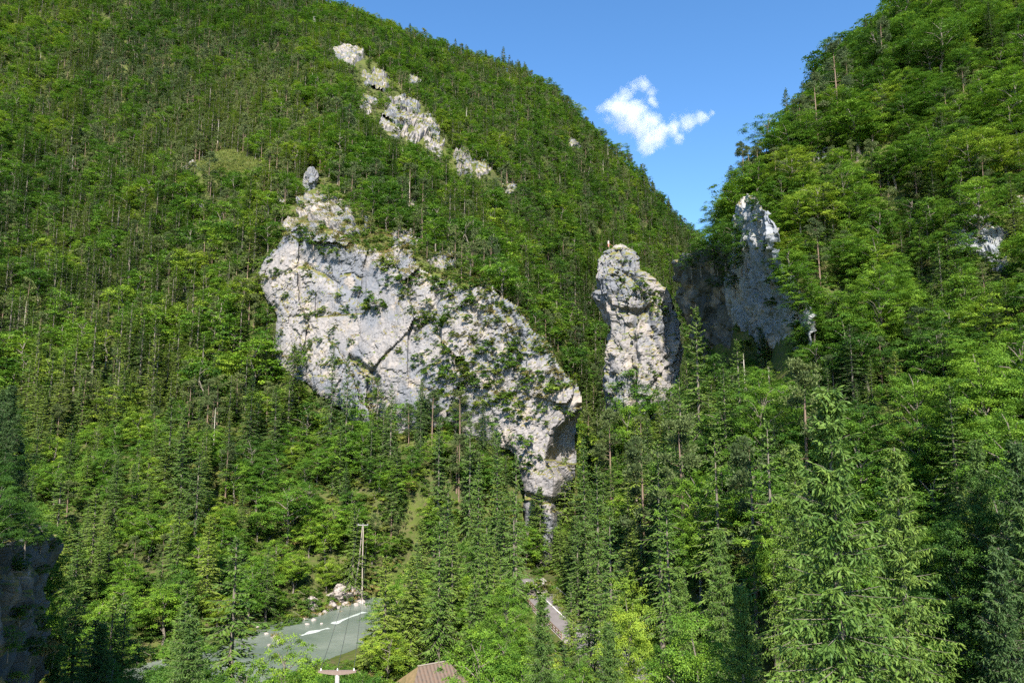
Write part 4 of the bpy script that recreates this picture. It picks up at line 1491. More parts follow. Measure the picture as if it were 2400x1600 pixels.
# --- particular trees one can point at (sheet u, v of the top, distance, kind, width factor, tint, label)
HAND = [
    (1897, 868, 38, 'spruce_tree', 1.12, .48, 'biggest near spruce with long drooping sprays and a visible trunk'),
    (2052, 1010, 47, 'spruce_tree', .95, .62, 'second near spruce just behind the biggest drooping one'),
    (1597, 694, 138, 'spruce_tree', .95, .62, 'conical bright spruce rising in front of the dark rock recess'),
    (1692, 772, 132, 'spruce_tree', 1.0, .55, 'spruce with thin tip in front of the overhanging cliff'),
    (1660, 830, 126, 'spruce_tree', 1.0, .5, None), (1745, 850, 124, 'broadleaf_tree', 1.0, .55, None), (1560, 860, 128, 'spruce_tree', 1.0, .5, None),
    (1840, 826, 112, 'pine_tree', 1.0, .6, 'tall pine with orange trunk right below the overhanging cliff'),
    (1563, 955, 108, 'pine_tree', 1.05, .5, 'pine with long reddish trunk downhill of the pillar'),
    (1474, 1010, 100, 'pine_tree', 1.0, .35, 'dark pine with bare reddish trunk near the pillar foot'),
    (1400, 935, 128, 'pine_tree', .95, .6, 'dull green pine between the buttress and the pillar'),
    (1722, 1012, 90, 'pine_tree', .95, .3, 'greyish dark pine among the bright near trees'),
    (1440, 905, 150, 'broadleaf_tree', .9, .7, 'fresh green tree standing against the base of the pillar'),
    (1340, 1005, 160, 'spruce_tree', .9, .3, 'dark spruce beside the shaded buttress'), (1370, 1060, 140, 'spruce_tree', .9, .35, None),
    (1325, 1180, 150, 'spruce_tree', .8, .35, None),
    (1450, 1325, 70, 'broadleaf_tree', .62, .96, 'bright yellow-green maple by the road'),
    (1795, 1085, 58, 'broadleaf_tree', .8, .75, 'fresh green broadleaf tree on the road side of the biggest spruce'),
    (1560, 1290, 62, 'spruce_tree', .9, .55, None), (1650, 1200, 66, 'spruce_tree', .9, .5, None), (1700, 1330, 52, 'spruce_tree', .9, .6, None), (1610, 1400, 56, 'broadleaf_tree', .8, .6, None),
    (1530, 1130, 84, 'spruce_tree', .9, .45, None), (1400, 1160, 92, 'spruce_tree', .85, .4, None), (1350, 1250, 100, 'spruce_tree', .8, .6, None),
    (766, 787, 214, 'spruce_tree', .85, .15, 'thin dark spruce standing up against the white cliff'), (800, 815, 208, 'spruce_tree', .8, .2, None),
    (900, 880, 200, 'spruce_tree', .85, .3, 'pointed spruce at the foot of the white cliff'), (968, 868, 204, 'spruce_tree', .62, .22, 'narrow dark spruce leaning on the white cliff'),
    (1010, 950, 190, 'spruce_tree', .85, .35, None), (1080, 945, 172, 'spruce_tree', .8, .4, None), (1142, 985, 158, 'spruce_tree', .8, .4, None), (1185, 1040, 146, 'spruce_tree', .8, .45, None),
    (1100, 1060, 140, 'spruce_tree', .85, .45, None), (1030, 1100, 132, 'spruce_tree', .9, .4, None), (1180, 1120, 124, 'spruce_tree', .9, .5, None), (1118, 1180, 118, 'spruce_tree', .95, .55, None),
    (888, 1270, 116, 'spruce_tree', 1.2, .95, 'broad yellowish spruce beside the hut with a bare trunk foot'),
    (1010, 1190, 116, 'spruce_tree', 1.05, .5, None), (958, 1240, 127, 'spruce_tree', 1.0, .4, None), (1090, 1300, 112, 'spruce_tree', 1.0, .45, None), (1160, 1330, 100, 'broadleaf_tree', .8, .6, None),
    (655, 1452, 92, 'broadleaf_tree', .75, .85, 'light green young tree standing in front of the river'), (700, 1490, 84, 'broadleaf_tree', .8, .8, 'bushy light tree between the river and the near pole'),
    (560, 1515, 88, 'broadleaf_tree', .8, .5, None), (735, 1505, 84, 'broadleaf_tree', .75, .7, None), (640, 1520, 78, 'broadleaf_tree', .8, .6, None), (835, 1510, 80, 'broadleaf_tree', .7, .4, None), (800, 1512, 72, 'broadleaf_tree', .8, .25, 'round dark green crown behind the near concrete pole'), (850, 1530, 80, 'broadleaf_tree', .7, .3, None),
    (1100, 1440, 92, 'broadleaf_tree', .9, .6, None), (1200, 1500, 88, 'broadleaf_tree', .9, .55, None), (1140, 1500, 84, 'broadleaf_tree', .8, .5, None), (1160, 1490, 92, 'broadleaf_tree', .7, .45, None),
    (1330, 1490, 76, 'broadleaf_tree', .6, .5, None), (1270, 1530, 74, 'broadleaf_tree', .55, .5, None),
    (30, 1120, 57, 'broadleaf_tree', .55, .1, 'broadleaf tree leaning out over the near dark rock wall'), (10, 890, 66, 'spruce_tree', 1.0, .05, 'dark shaded spruce at the photo edge above the near rock wall'),
    (-60, 850, 60, 'spruce_tree', 1.1, .05, None), (90, 1150, 66, 'broadleaf_tree', .5, .5, None), (-40, 1000, 58, 'broadleaf_tree', .7, .0, None), (20, 960, 62, 'spruce_tree', .8, .0, None), (28, 880, 64, 'spruce_tree', .9, .0, None), (50, 1010, 66, 'spruce_tree', .8, .0, None),  # lowest tints put this corner's shade into the foliage colour
    (1915, 96, 196, 'pine_tree', .9, .1, 'dark pine breaking the skyline of the near mountain'), (1705, 325, 203, 'pine_tree', .9, .2, 'wind-shaped pine on the lowest skyline step of the near mountain'),
    (1690, 400, 206, 'pine_tree', .8, .2, None), (1835, 225, 200, 'pine_tree', .9, .3, 'slim pine on the skyline with a pale bare trunk'), (1870, 170, 198, 'pine_tree', .9, .3, None),
    (1660, 430, 204, 'broadleaf_tree', .8, .6, None), (1640, 500, 204, 'broadleaf_tree', .7, .5, None), (2020, 45, 208, 'pine_tree', .8, .3, None),
    (1632, 540, 202, 'broadleaf_tree', .8, .3, None), (1665, 545, 200, 'broadleaf_tree', .8, .15, None), (1690, 520, 198, 'broadleaf_tree', .8, .25, None), (1612, 575, 204, 'broadleaf_tree', .8, .2, None),
    (2100, 820, 96, 'broadleaf_tree', 1.0, .6, None), (2250, 780, 88, 'broadleaf_tree', 1.1, .75, None), (2180, 880, 84, 'spruce_tree', 1.0, .45, None), (2320, 900, 72, 'broadleaf_tree', .85, .6, None), (2240, 1000, 66, 'spruce_tree', .95, .3, None), (2290, 1240, 48, 'spruce_tree', .9, .0, None), (2200, 1150, 60, 'broadleaf_tree', .8, .05, None), (2330, 1000, 60, 'spruce_tree', 1.0, .05, None), (1820, 1010, 78, 'spruce_tree', 1.0, .6, None), (1760, 960, 92, 'spruce_tree', 1.0, .5, None), (1640, 990, 104, 'spruce_tree', 1.0, .6, None), (1510, 1010, 118, 'spruce_tree', 1.0, .55, None), (1600, 1060, 96, 'broadleaf_tree', .9, .7, None),  # darkest tints paint the right edge's tree shadow into the foliage
    (1640, 800, 176, 'broadleaf_tree', 1.0, .05, None), (1685, 835, 170, 'broadleaf_tree', 1.0, .1, None), (1735, 862, 164, 'broadleaf_tree', 1.0, .2, None), (1790, 880, 152, 'broadleaf_tree', 1.0, .3, None), (1835, 872, 146, 'broadleaf_tree', 1.0, .15, None),
    (2010, 580, 130, 'broadleaf_tree', 1.15, .7, 'wide rounded bright crown uphill of the biggest drooping spruce'),
    (2300, 1090, 58, 'broadleaf_tree', .75, .1, None), (2345, 1150, 52, 'spruce_tree', 1.0, .2, None),
    (172, 235, 400, 'spruce_tree', 1.2, .75, 'pale airy larch-like conifer in front of the dark pine belt'),
    (345, 1090, 165, 'spruce_tree', 1.1, .7, 'sunny spruce with open branches on the slope above the river'),
]
for (u, v, D, kind, wf, tint, lab) in HAND:
    p = at(u * K, v * K, D)
    z = gz(p.x, p.y)
    h = p.z - z
    if h < 3:
        continue
    hmin = {'broadleaf_tree': 5, 'spruce_tree': 8, 'pine_tree': 8}[kind]
    hmax = {'broadleaf_tree': 24, 'spruce_tree': 42, 'pine_tree': 30}[kind]
    if h > hmax or h < hmin:
        best = None
        for D2 in np.arange(max(30, D - 40), D + 90, 2.0):
            q = at(u * K, v * K, D2)
            h2 = q.z - gz(q.x, q.y)
            if hmin <= h2 <= hmax and (best is None or abs(D2 - D) < abs(best[0] - D)):
                best = (D2, q, h2)
        if best:
            D, p, h = best
            z = p.z - h
        else:
            h = min(hmax, max(hmin, h))
            print('tree off mark', u, v, kind, h)
    fh = FORMS[(kind, lod_of(D, kind))][0][3]
    put(kind, p.x, p.y, h, wf * min(1.6, max(.7, (fh / h) ** .35)), tint, label=lab, z=z)
for (u, v, h, kind, tint) in [(1590, 618, 8, 'broadleaf_tree', .35), (1612, 608, 10, 'broadleaf_tree', .2), (1640, 595, 12, 'broadleaf_tree', .3), (1668, 588, 13, 'broadleaf_tree', .15), (1690, 580, 13, 'broadleaf_tree', .2), (1715, 590, 12, 'broadleaf_tree', .1), (1655, 660, 8, 'broadleaf_tree', .0), (1690, 660, 8, 'broadleaf_tree', .05),
                              (1650, 610, 6, 'broadleaf_tree', .1), (1680, 620, 7, 'broadleaf_tree', .1), (1705, 610, 7, 'broadleaf_tree', .15), (1750, 462, 6, 'broadleaf_tree', .5), (1766, 456, 8, 'broadleaf_tree', .6), (1782, 474, 9, 'broadleaf_tree', .7), (1798, 505, 9, 'broadleaf_tree', .55), (1808, 545, 10, 'broadleaf_tree', .6), (1803, 590, 9, 'broadleaf_tree', .4), (1800, 560, 7, 'broadleaf_tree', .45),
                              (1816, 636, 10, 'broadleaf_tree', .6), (1838, 672, 10, 'broadleaf_tree', .5), (1856, 712, 10, 'broadleaf_tree', .55), (1866, 765, 10, 'broadleaf_tree', .4), (1872, 735, 10, 'broadleaf_tree', .5), (1870, 785, 10, 'broadleaf_tree', .4), (1873, 760, 8, 'broadleaf_tree', .45), (1864, 800, 8, 'broadleaf_tree', .35), (1776, 448, 7, 'broadleaf_tree', .5), (1740, 475, 6, 'broadleaf_tree', .35), (1860, 820, 10, 'broadleaf_tree', .3), (1780, 610, 6, 'broadleaf_tree', .35),
                              (1850, 700, 6, 'pine_tree', .4), (1775, 640, 6, 'pine_tree', .5), (1870, 800, 9, 'broadleaf_tree', .1), (1850, 860, 9, 'broadleaf_tree', .1), (1890, 850, 10, 'broadleaf_tree', .2)]:
    r = hit(u * K, v * K)
    if r is None:
        continue
    p = r[0]
    put(kind, p.x, p.y + .8, h, 1.15, tint, z=p.z - 1.2 - h * .12)
for (u, v, h, kind, tint) in [(-15, 1236, 8, 'broadleaf_tree', .1), (25, 1234, 4.5, 'broadleaf_tree', .35), (60, 1234, 5, 'broadleaf_tree', .2), (95, 1236, 3.8, 'broadleaf_tree', .4), (118, 1255, 3, 'broadleaf_tree', .4), (40, 1300, 3.2, 'broadleaf_tree', .4), (95, 1440, 3, 'broadleaf_tree', .7), (20, 1480, 3, 'broadleaf_tree', .3)]:
    r = hit(u * K, v * K)
    if r is None:
        continue
    p = r[0]
    put(kind, p.x, p.y, h * .62, .95, tint * .6, z=p.z - .5 - h * .1)  # tint lowered: the corner's shade goes into the leaf colour
HANDN = len(TREES)

# --- the rest of the forest
SP_ = 6.3
cand = []
for yy in np.arange(30, 850, SP_):
    xr = yy * 1.05 + 40
    for xx in np.arange(-min(xr, 640), min(xr, 570), SP_):
        cand.append((xx + rt.uniform(-.45, .45) * SP_, yy + rt.uniform(-.45, .45) * SP_))
cand = np.array(cand)
_z = height(cand[:, 0], cand[:, 1])
_s = np.hypot(height(cand[:, 0] + 4, cand[:, 1]) - _z, height(cand[:, 0], cand[:, 1] + 4) - _z) / 4
_r = np.clip(np.sqrt(1 + _s ** 2) * np.where((cand[:, 0] > 45) & (cand[:, 1] < 260), 1.25, .82) - 1, 0, 2)
_x = np.random.RandomState(3).rand(len(cand)) < _r
_j = np.random.RandomState(4).uniform(-3, 3, (len(cand), 2))
cand = np.concatenate([cand, (cand + _j)[_x]])
cz = height(cand[:, 0], cand[:, 1])
cu, cv = project(cand[:, 0], cand[:, 1], cz + 6)
dR = line_dist(RIVER, cand[:, 0], cand[:, 1])
dW = line_dist(ROAD, cand[:, 0], cand[:, 1])
n1 = fbm(np.c_[cand / 45, np.zeros(len(cand))], 3, 700)
n2 = fbm(np.c_[cand / 30, np.zeros(len(cand))], 3, 710)
n3 = .7 * fbm(np.c_[cand / 60, np.zeros(len(cand))], 3, 720) + .6 * fbm(np.c_[cand / 160, np.zeros(len(cand))], 2, 730)
slope_ = np.hypot(height(cand[:, 0] + 3, cand[:, 1]) - cz, height(cand[:, 0], cand[:, 1] + 3) - cz) / 3
hx = np.array([[t['x'], t['y']] for t in TREES])
ny = 0
for i, (x, y) in enumerate(cand):
    u, v, z = cu[i], cv[i], cz[i]
    if 60 < y < 107 and -.215 < x / y < -.06:
        continue
    if u < -250 or u > 2650 or v < -330 or v > 1900:
        continue
    if dR[i] < 14 or dW[i] < 6.5:
        continue
    if math.hypot(x - AP.x - 2, y - AP.y) < 8 or math.hypot(x - NP.x, y - NP.y) < 4:
        continue
    if y < 60 and math.hypot(x, y) < 34:
        continue
    if slope_[i] > 4.5:
        continue
    if y < 106 and 880 < u < 1120 and v < 2400:
        continue
    rock = any(pin(p, u, v) for p in RIB)
    if pin(CLEAR, u, v) or (rock and rt.random() < (.85 if v > 470 else .72)):
        continue
    if y < 125 and np.min((hx[:, 0] - x) ** 2 + (hx[:, 1] - y) ** 2) < 16:
        continue
    right = u > 1600 and y < 270
    fore = y < 205 and not right
    if fore:
        pb, ps, pp = (.30, .60, .10) if 850 < u < 1900 else (.62, .33, .05)
        if u > 1500:
            pb, ps, pp = .35, .50, .15
    elif right:
        pb, ps, pp = (.76, .10, .14) if v < 900 else (.70, .24, .06)
    elif u < 420 and 430 < v < 980:
        pb, ps, pp = .38, .50, .12
    elif 150 < u < 700 and 90 < v < 420:
        pb, ps, pp = .30, .24, .46
    elif 1350 < u < 1680 and v > 560:
        pb, ps, pp = .34, .50, .16
    elif u > 950 and y > 300:
        pb, ps, pp = .55, .20, .25
    else:
        pb, ps, pp = .58, .20, .22
    pb = max(.04, pb + n1[i] * .55)
    ps = max(.03, ps - n1[i] * .30 + n2[i] * .25)
    pp = max(.02, pp - n2[i] * .35)
    q = rt.random() * (pb + ps + pp)
    kind = 'broadleaf_tree' if q < pb else 'spruce_tree' if q < pb + ps else 'pine_tree'
    if kind == 'broadleaf_tree':
        h = rt.uniform(10, 18) * (1 if rt.random() < .7 else .7) if not fore else rt.uniform(7, 14)
        wf = rt.uniform(.9, 1.25)
        if right:
            h *= .85
    elif kind == 'spruce_tree':
        h = rt.uniform(13, 24) if y > 205 else rt.uniform(12, 23)
        if right:
            h *= .72
        wf = rt.uniform(.95, 1.35)
    else:
        h = rt.uniform(12, 18) * (.75 if right else 1)
        wf = rt.uniform(.85, 1.1)
    if rock:
        h *= .5
    if rt.random() < .10:
        h *= 1.32
    elif rt.random() < .14:
        h *= .62
    tint = min(1, max(0, (.48 if y < 280 else .60) + n3[i] * .6 + rt.gauss(0, .22)))  # far slope tinted lighter: fresher greens plus haze painted into the foliage
    if rt.random() < .004 and y > 140 and not rock and not 770 < u < 900:
        kind, h, wf = 'bare_tree', rt.uniform(12, 18), 1
    fw = {'broadleaf_tree': 9.2 / 13, 'spruce_tree': 7.0 / 21, 'pine_tree': 6.6 / 18, 'bare_tree': .05}[kind]
    ok = False
    for s in (1, .78, .6, .45):
        if not blocks(x, y, z, h * s, h * s * fw * wf, kind):
            ok = True
            break
    if not ok:
        if rt.random() < .7 and not blocks(x, y, z, 2.2, 3, 'bush'):
            put('bush', x, y, rt.uniform(1.6, 2.6), 1, tint, z=z)
        continue
    h *= s
    if kind == 'bare_tree' and h < 10:
        continue
    put(kind, x, y, h, wf, tint, z=z)

# --- scrub on the cliff faces, by the spots where it grows in the photo
BUSH = [(865, 690, 48), (845, 705, 30), (800, 712, 22), (745, 712, 20), (770, 722, 18), (735, 722, 16), (815, 725, 16), (1010, 740, 34), (1025, 725, 26), (1040, 710, 30), (1000, 720, 24), (1090, 690, 30), (1075, 660, 30),
        (1100, 650, 28), (1060, 640, 26), (1045, 800, 38), (1060, 830, 44), (1030, 850, 36), (1090, 845, 40), (1120, 800, 34), (1110, 870, 40), (1070, 880, 36), (1140, 860, 30), (1180, 800, 48), (1195, 835, 40),
        (1170, 830, 34), (1215, 860, 30), (1250, 870, 44), (1270, 890, 40), (1235, 900, 36), (1180, 900, 40), (1150, 930, 40), (1120, 920, 30), (1200, 945, 40), (1230, 760, 30), (1255, 800, 26), (1150, 700, 26),
        (1165, 720, 20), (690, 800, 24), (660, 680, 12), (780, 580, 28), (750, 570, 26), (720, 550, 30), (700, 530, 28), (740, 520, 34), (830, 560, 30), (800, 550, 26), (860, 570, 24), (890, 600, 34), (910, 620, 36), (930, 640, 30),
        (890, 650, 26), (970, 640, 32), (1000, 650, 30), (1020, 655, 26), (640, 560, 30), (620, 590, 26), (605, 640, 28), (610, 700, 26), (625, 740, 28), (880, 710, 26), (930, 670, 22), (1010, 910, 26), (960, 830, 26), (990, 850, 28),
        (1475, 655, 36), (1490, 670, 30), (1505, 690, 26), (1510, 712, 28), (1480, 690, 18), (1440, 600, 12), (1430, 640, 14), (1530, 720, 20), (1425, 660, 12), (1440, 680, 12),
        (1830, 560, 34), (1800, 600, 30), (1760, 560, 26), (1810, 640, 40), (1850, 690, 36), (1770, 690, 26), (1800, 520, 30), (1750, 500, 22), (1780, 640, 26), (1830, 740, 30), (1210, 1010, 36), (1225, 1050, 30), (1230, 1080, 26), (1200, 1060, 30),
        (1310, 880, 20), (1322, 1090, 20), (1300, 1290, 30), (1320, 1340, 34), (1280, 1390, 30), (1310, 1390, 30), (1230, 1364, 46), (1216, 1368, 46), (1246, 1358, 40), (1204, 1380, 44), (1236, 1352, 40), (1196, 1400, 40), (1240, 1472, 26), (1256, 1490, 30), (1226, 1458, 22), (1275, 1512, 34), (1300, 1530, 34), (1210, 1450, 22), (1190, 1470, 30), (1160, 1460, 30), (800, 1535, 26), (780, 1545, 24), (830, 1540, 26), (60, 1480, 40), (80, 1310, 30), (40, 1400, 36), (110, 1500, 34), (1465, 770, 14), (1500, 860, 16), (1420, 800, 10)]
for (u, v, w) in BUSH:
    r = hit(u * K, v * K)
    if r is None or r[4] == 'ground' and r[0].y > 320:
        continue
    p = r[0] + r[1] * .2
    s = w * K / 1600 * p.y * 1.3
    kind = 'bush'
    put(kind, p.x, p.y + .3, s * .85, 1.0 if s > 3 else 1.15, min(1, max(0, rt.gauss(.45, .25))), z=p.z - s * .35)

# scatter more small scrub over the broken ground of the ribs
for k in range(2300):
    R_ = RIB[0] if k % 5 == 0 else RIB[1]
    R_ = np.array(R_)
    u = rt.uniform(*sorted((R_[:, 0].min(), R_[:, 0].max())))
    v = rt.uniform(R_[:, 1].min(), R_[:, 1].max())
    if not pin(R_, u, v):
        continue
    r = hit(u, v)
    if r is None:
        continue
    soil = r[4] == 'ground' or r[1].z > .52
    if not soil and rt.random() > (.30 if u > 980 and v > 650 else .22 if v < 590 else .03):
        continue
    p = r[0]
    put('bush', p.x, p.y, rt.uniform(1.0, 3.4), 1.1, min(1, rt.gauss(.6, .3)), z=p.z - .2)
print('placed', len(TREES), time.time() - T0)

# ------------------------------------------------------------------ who is seen, and how large
BW, BH = 480, 320
depth = np.full((BH, BW), 1e9)
for j in range(BH):
    for i in range(BW):
        r = hit((i + .5) * 5, (j + .5) * 5)
        if r is not None:
            depth[j, i] = r[0].y
print('depth', time.time() - T0)
ids = np.full((BH, BW), -1, int)
order = sorted(range(len(TREES)), key=lambda i: -TREES[i]['y'])
for i in order:
    t = TREES[i]
    fm = FORMS[(t['kind'], t['lod'])][t['var']]
    w = t['h'] * fm[4] / fm[3] * t['wf']
    u0, v0 = project(t['x'], t['y'], t['z'] + t['h'])
    u1, v1 = project(t['x'], t['y'], t['z'] + .25 * t['h'])
    hw = w / 2 / t['y'] * 1600 * .85
    x0, x1 = int((min(u0, u1) - hw) / 5), int((max(u0, u1) + hw) / 5) + 1
    y0, y1 = int(v0 / 5), int(v1 / 5) + 1
    x0, x1, y0, y1 = max(0, x0), min(BW, x1), max(0, y0), min(BH, y1)
    if x0 >= x1 or y0 >= y1:
        continue
    Y, X = np.mgrid[y0:y1, x0:x1]
    fy = np.clip((Y * 5 + 2.5 - v0) / (v1 - v0), 0, 1)
    cx = u0 + (u1 - u0) * fy
    half = hw * (fy if t['kind'] == 'spruce_tree' else np.sqrt(np.clip(1 - (fy * 2 - 1) ** 2, 0, 1)))
    m = (np.abs(X * 5 + 2.5 - cx) <= np.maximum(half, 2.5)) & (depth[y0:y1, x0:x1] > t['y'] - 3)
    ids[y0:y1, x0:x1][m] = i
seen = np.bincount(ids[ids >= 0].ravel(), minlength=len(TREES))
sy, sx = np.mgrid[0:BH, 0:BW]
mu = np.bincount(ids[ids >= 0], weights=sx[ids >= 0] * 5.0, minlength=len(TREES)) / np.maximum(seen, 1)
mv = np.bincount(ids[ids >= 0], weights=sy[ids >= 0] * 5.0, minlength=len(TREES)) / np.maximum(seen, 1)
LIMIT = {'broadleaf_tree': 300, 'spruce_tree': 300, 'pine_tree': 260, 'bush': 200, 'bare_tree': 80}
solo = set(i for i in range(HANDN) if seen[i] > 0)
for k, lim in LIMIT.items():
    c = [i for i in range(len(TREES)) if TREES[i]['kind'] == k and seen[i] > 0]
    c.sort(key=lambda i: (-(i < HANDN), -seen[i]))
    solo.update(c[:lim])
print('visible', {k: sum(1 for i in range(len(TREES)) if TREES[i]['kind'] == k and seen[i] > 0) for k in LIMIT}, 'solo', len(solo))

MARK = [('the white cliff', 900, 760), ('the cracked grey slab', 790, 630), ('the cliff shoulder', 1130, 700), ('the rock pillar', 1490, 780), ('the pillar foot', 1480, 1000), ('the overhanging cliff', 1780, 700),
        ('the A-shaped pole', 835, 1260), ('the river', 760, 1470), ('the river bend', 560, 1560), ('the road', 1290, 1460), ('the grassy clearing', 530, 365), ('the big broken outcrop', 945, 280),
        ('the long plunging slab', 1085, 385), ('the bright pinnacle', 728, 425), ('the shaded buttress', 1310, 1080), ('the biggest spruce', 1960, 1250), ('the hut', 1000, 1575),
        ('the uppermost outcrop', 812, 128), ('the large shaded outcrop', 2290, 560), ('the near rock wall', 70, 1400), ('the valley notch', 1640, 560), ('the yellow-green maple', 1475, 1440),
        ('the lone high outcrop', 1345, 332), ('the low pale outcrop', 465, 475), ('the dark pine belt', 330, 260), ('the summit corner', 60, 30), ('the larch-like conifer', 178, 300),
        ('the wide bright crown', 2050, 680), ('the flag', 1420, 570), ('the cliff foot', 880, 980), ('the lower slope', 300, 1000), ('the mid slope', 150, 700), ('the shady gully', 2330, 1250),
        ('the near summit', 2250, 60), ('the thin rock tooth', 737, 56), ('the skyline ridge', 1200, 160), ('the far skyline', 1480, 360)]
KN = {'broadleaf_tree': 'broadleaf', 'spruce_tree': 'spruce', 'pine_tree': 'pine', 'bush': 'shrub', 'bare_tree': 'bare dead trunk'}
TN = {'broadleaf_tree': ('dark green', 'mid green', 'fresh green', 'yellow-green'), 'spruce_tree': ('dark', 'dull green', 'bright green', 'yellowish'), 'pine_tree': ('blackish', 'grey-green', 'olive', 'olive'),
      'bush': ('dark', 'green', 'light green', 'tawny'), 'bare_tree': ('pale', 'pale', 'pale', 'pale')}


def describe(i):
    t = TREES[i]
    u, v = mu[i], mv[i]
    t0 = TN[t['kind']][min(3, int(t['tint'] * 4))]
    lim = {'broadleaf_tree': (8, 11.5), 'spruce_tree': (13, 19), 'pine_tree': (11, 15), 'bush': (1.8, 3), 'bare_tree': (12, 15)}[t['kind']]
    s0 = 'small' if t['h'] < lim[0] else 'tall' if t['h'] > lim[1] else 'medium'
    if t['kind'] == 'bush':
        s0 = {'small': 'tiny', 'tall': 'large', 'medium': 'low'}[s0]
    ds = sorted((math.hypot(u - m[1], v - m[2]), m) for m in MARK)
    d, A = ds[0]
    ax, ay = u - A[1], v - A[2]
    best, bs = None, -9
    for dd, m in ds[1:9]:
        bx, by = m[1] - A[1], m[2] - A[2]
        c = (ax * bx + ay * by) / (math.hypot(ax, ay) * math.hypot(bx, by) + 1e-6) - .0004 * dd
        if c > bs:
            bs, best = c, m
    dist = 'beside' if d < 55 else 'near' if d < 115 else 'off'
    return f"{s0} {t0} {KN[t['kind']]} {dist} {A[0]} towards {best[0]}", f"{KN[t['kind']]}s around {A[0]}"


stuffpts = {}
for i, t in enumerate(TREES):
    fm = FORMS[(t['kind'], t['lod'])][t['var']]
    s = t['h'] / fm[3]
    if i in solo:
        lab, grp = describe(i)
        if t['label']:
            lab = t['label']
        o = thing(t['kind'], lab, {'broadleaf_tree': 'tree', 'spruce_tree': 'spruce', 'pine_tree': 'pine', 'bush': 'shrub', 'bare_tree': 'dead tree'}[t['kind']], (t['x'], t['y'], t['z']), t['rz'], grp, (s * t['wf'], s * t['wf'], s))
        if fm[0] is not None:
            link('foliage' if t['kind'] == 'bush' else 'crown', fm[0], o)['tint'] = float(t['tint'])
        link('stem' if t['kind'] == 'bush' else 'trunk', fm[1], o)['tint'] = float(t['tint'])
    else:
        stuffpts.setdefault(t['kind'], []).append(t)


# ------------------------------------------------------------------ the uncountable rest: one scatter object per kind
def scatter(name, label_kind, pts, forms, smooth=None):
    """pts: list of (x,y,z,rot,sx,sz,tint,variant); forms: list of meshes"""
    col = bpy.data.collections.new(name + '_forms')
    for k, m in enumerate(forms):
        col.objects.link(bpy.data.objects.new('%s_form_%02d' % (name, k), m))
    me = bpy.data.meshes.new(name)
    me.from_pydata([p[:3] for p in pts], [], [])
    a = me.attributes.new('rot', 'FLOAT_VECTOR', 'POINT')
    a.data.foreach_set('vector', np.array([p[3] for p in pts], np.float32).ravel())
    a = me.attributes.new('scl', 'FLOAT_VECTOR', 'POINT')
    a.data.foreach_set('vector', np.array([(p[4], p[4], p[5]) for p in pts], np.float32).ravel())
    a = me.attributes.new('tint', 'FLOAT', 'POINT')
    a.data.foreach_set('value', np.array([p[6] for p in pts], np.float32))
    a = me.attributes.new('variant', 'INT', 'POINT')
    a.data.foreach_set('value', np.array([p[7] for p in pts], np.int32))
    ng = bpy.data.node_groups.new(name + '_scatter', 'GeometryNodeTree')
    ng.interface.new_socket('Geometry', in_out='INPUT', socket_type='NodeSocketGeometry')
    ng.interface.new_socket('Geometry', in_out='OUTPUT', socket_type='NodeSocketGeometry')
    N = ng.nodes
    gi, go = N.new('NodeGroupInput'), N.new('NodeGroupOutput')
    ci = N.new('GeometryNodeCollectionInfo')
    ci.inputs['Collection'].default_value = col
    ci.inputs['Separate Children'].default_value = True
    ci.inputs['Reset Children'].default_value = True
    ip = N.new('GeometryNodeInstanceOnPoints')
    ip.inputs['Pick Instance'].default_value = True

    def attr(nm, tp):
        a = N.new('GeometryNodeInputNamedAttribute')
        a.data_type = tp
        a.inputs['Name'].default_value = nm
        return a.outputs[0]
    ng.links.new(gi.outputs[0], ip.inputs['Points'])
    ng.links.new(ci.outputs[0], ip.inputs['Instance'])
    ng.links.new(attr('variant', 'INT'), ip.inputs['Instance Index'])
    ng.links.new(attr('rot', 'FLOAT_VECTOR'), ip.inputs['Rotation'])
    ng.links.new(attr('scl', 'FLOAT_VECTOR'), ip.inputs['Scale'])
    ng.links.new(ip.outputs[0], go.inputs[0])
    o = link(name, me, kind='stuff')
    md = o.modifiers.new('scatter', 'NODES')
    md.node_group = ng
    return o


for kind, ts in stuffpts.items():
    forms, index = [], {}
    for (k, lod), fs in FORMS.items():
        if k == kind:
            for vi, f in enumerate(fs):
                index[(lod, vi)] = len(forms)
                forms.append(f[2])
    pts = []
    for t in ts:
        fm = FORMS[(kind, t['lod'])][t['var']]
        s = t['h'] / fm[3]
        pts.append((t['x'], t['y'], t['z'], (0, 0, t['rz']), s * t['wf'], s, t['tint'], index[(t['lod'], t['var'])]))
    scatter({'broadleaf_tree': 'broadleaf_forest', 'spruce_tree': 'spruce_forest', 'pine_tree': 'pine_forest', 'bush': 'scrub', 'bare_tree': 'dead_wood'}[kind], kind, pts, forms)

# undergrowth closes the forest floor
pts = []
S2 = 2.9
for yy in np.arange(34, 560, S2):
    S3 = S2 * (1 if yy < 260 else 1.7)
    for xx in np.arange(-min(yy * .95 + 20, 560), min(yy * .95 + 20, 500), S3):
        pts.append((xx + rt.uniform(-.5, .5) * S3, yy + rt.uniform(-.5, .5) * S3))
pa = np.array(pts)
_z = height(pa[:, 0], pa[:, 1])
_s = np.hypot(height(pa[:, 0] + 3, pa[:, 1]) - _z, height(pa[:, 0], pa[:, 1] + 3) - _z) / 3
_k = np.clip(np.sqrt(1 + _s ** 2), 1, 4)
_R = np.random.RandomState(6)
pa = np.concatenate([pa] + [(pa + _R.uniform(-1.9, 1.9, pa.shape))[_R.rand(len(pa)) < _k - 1 - q] for q in range(3)])
pz = height(pa[:, 0], pa[:, 1])
pu, pv = project(pa[:, 0], pa[:, 1], pz + 1)
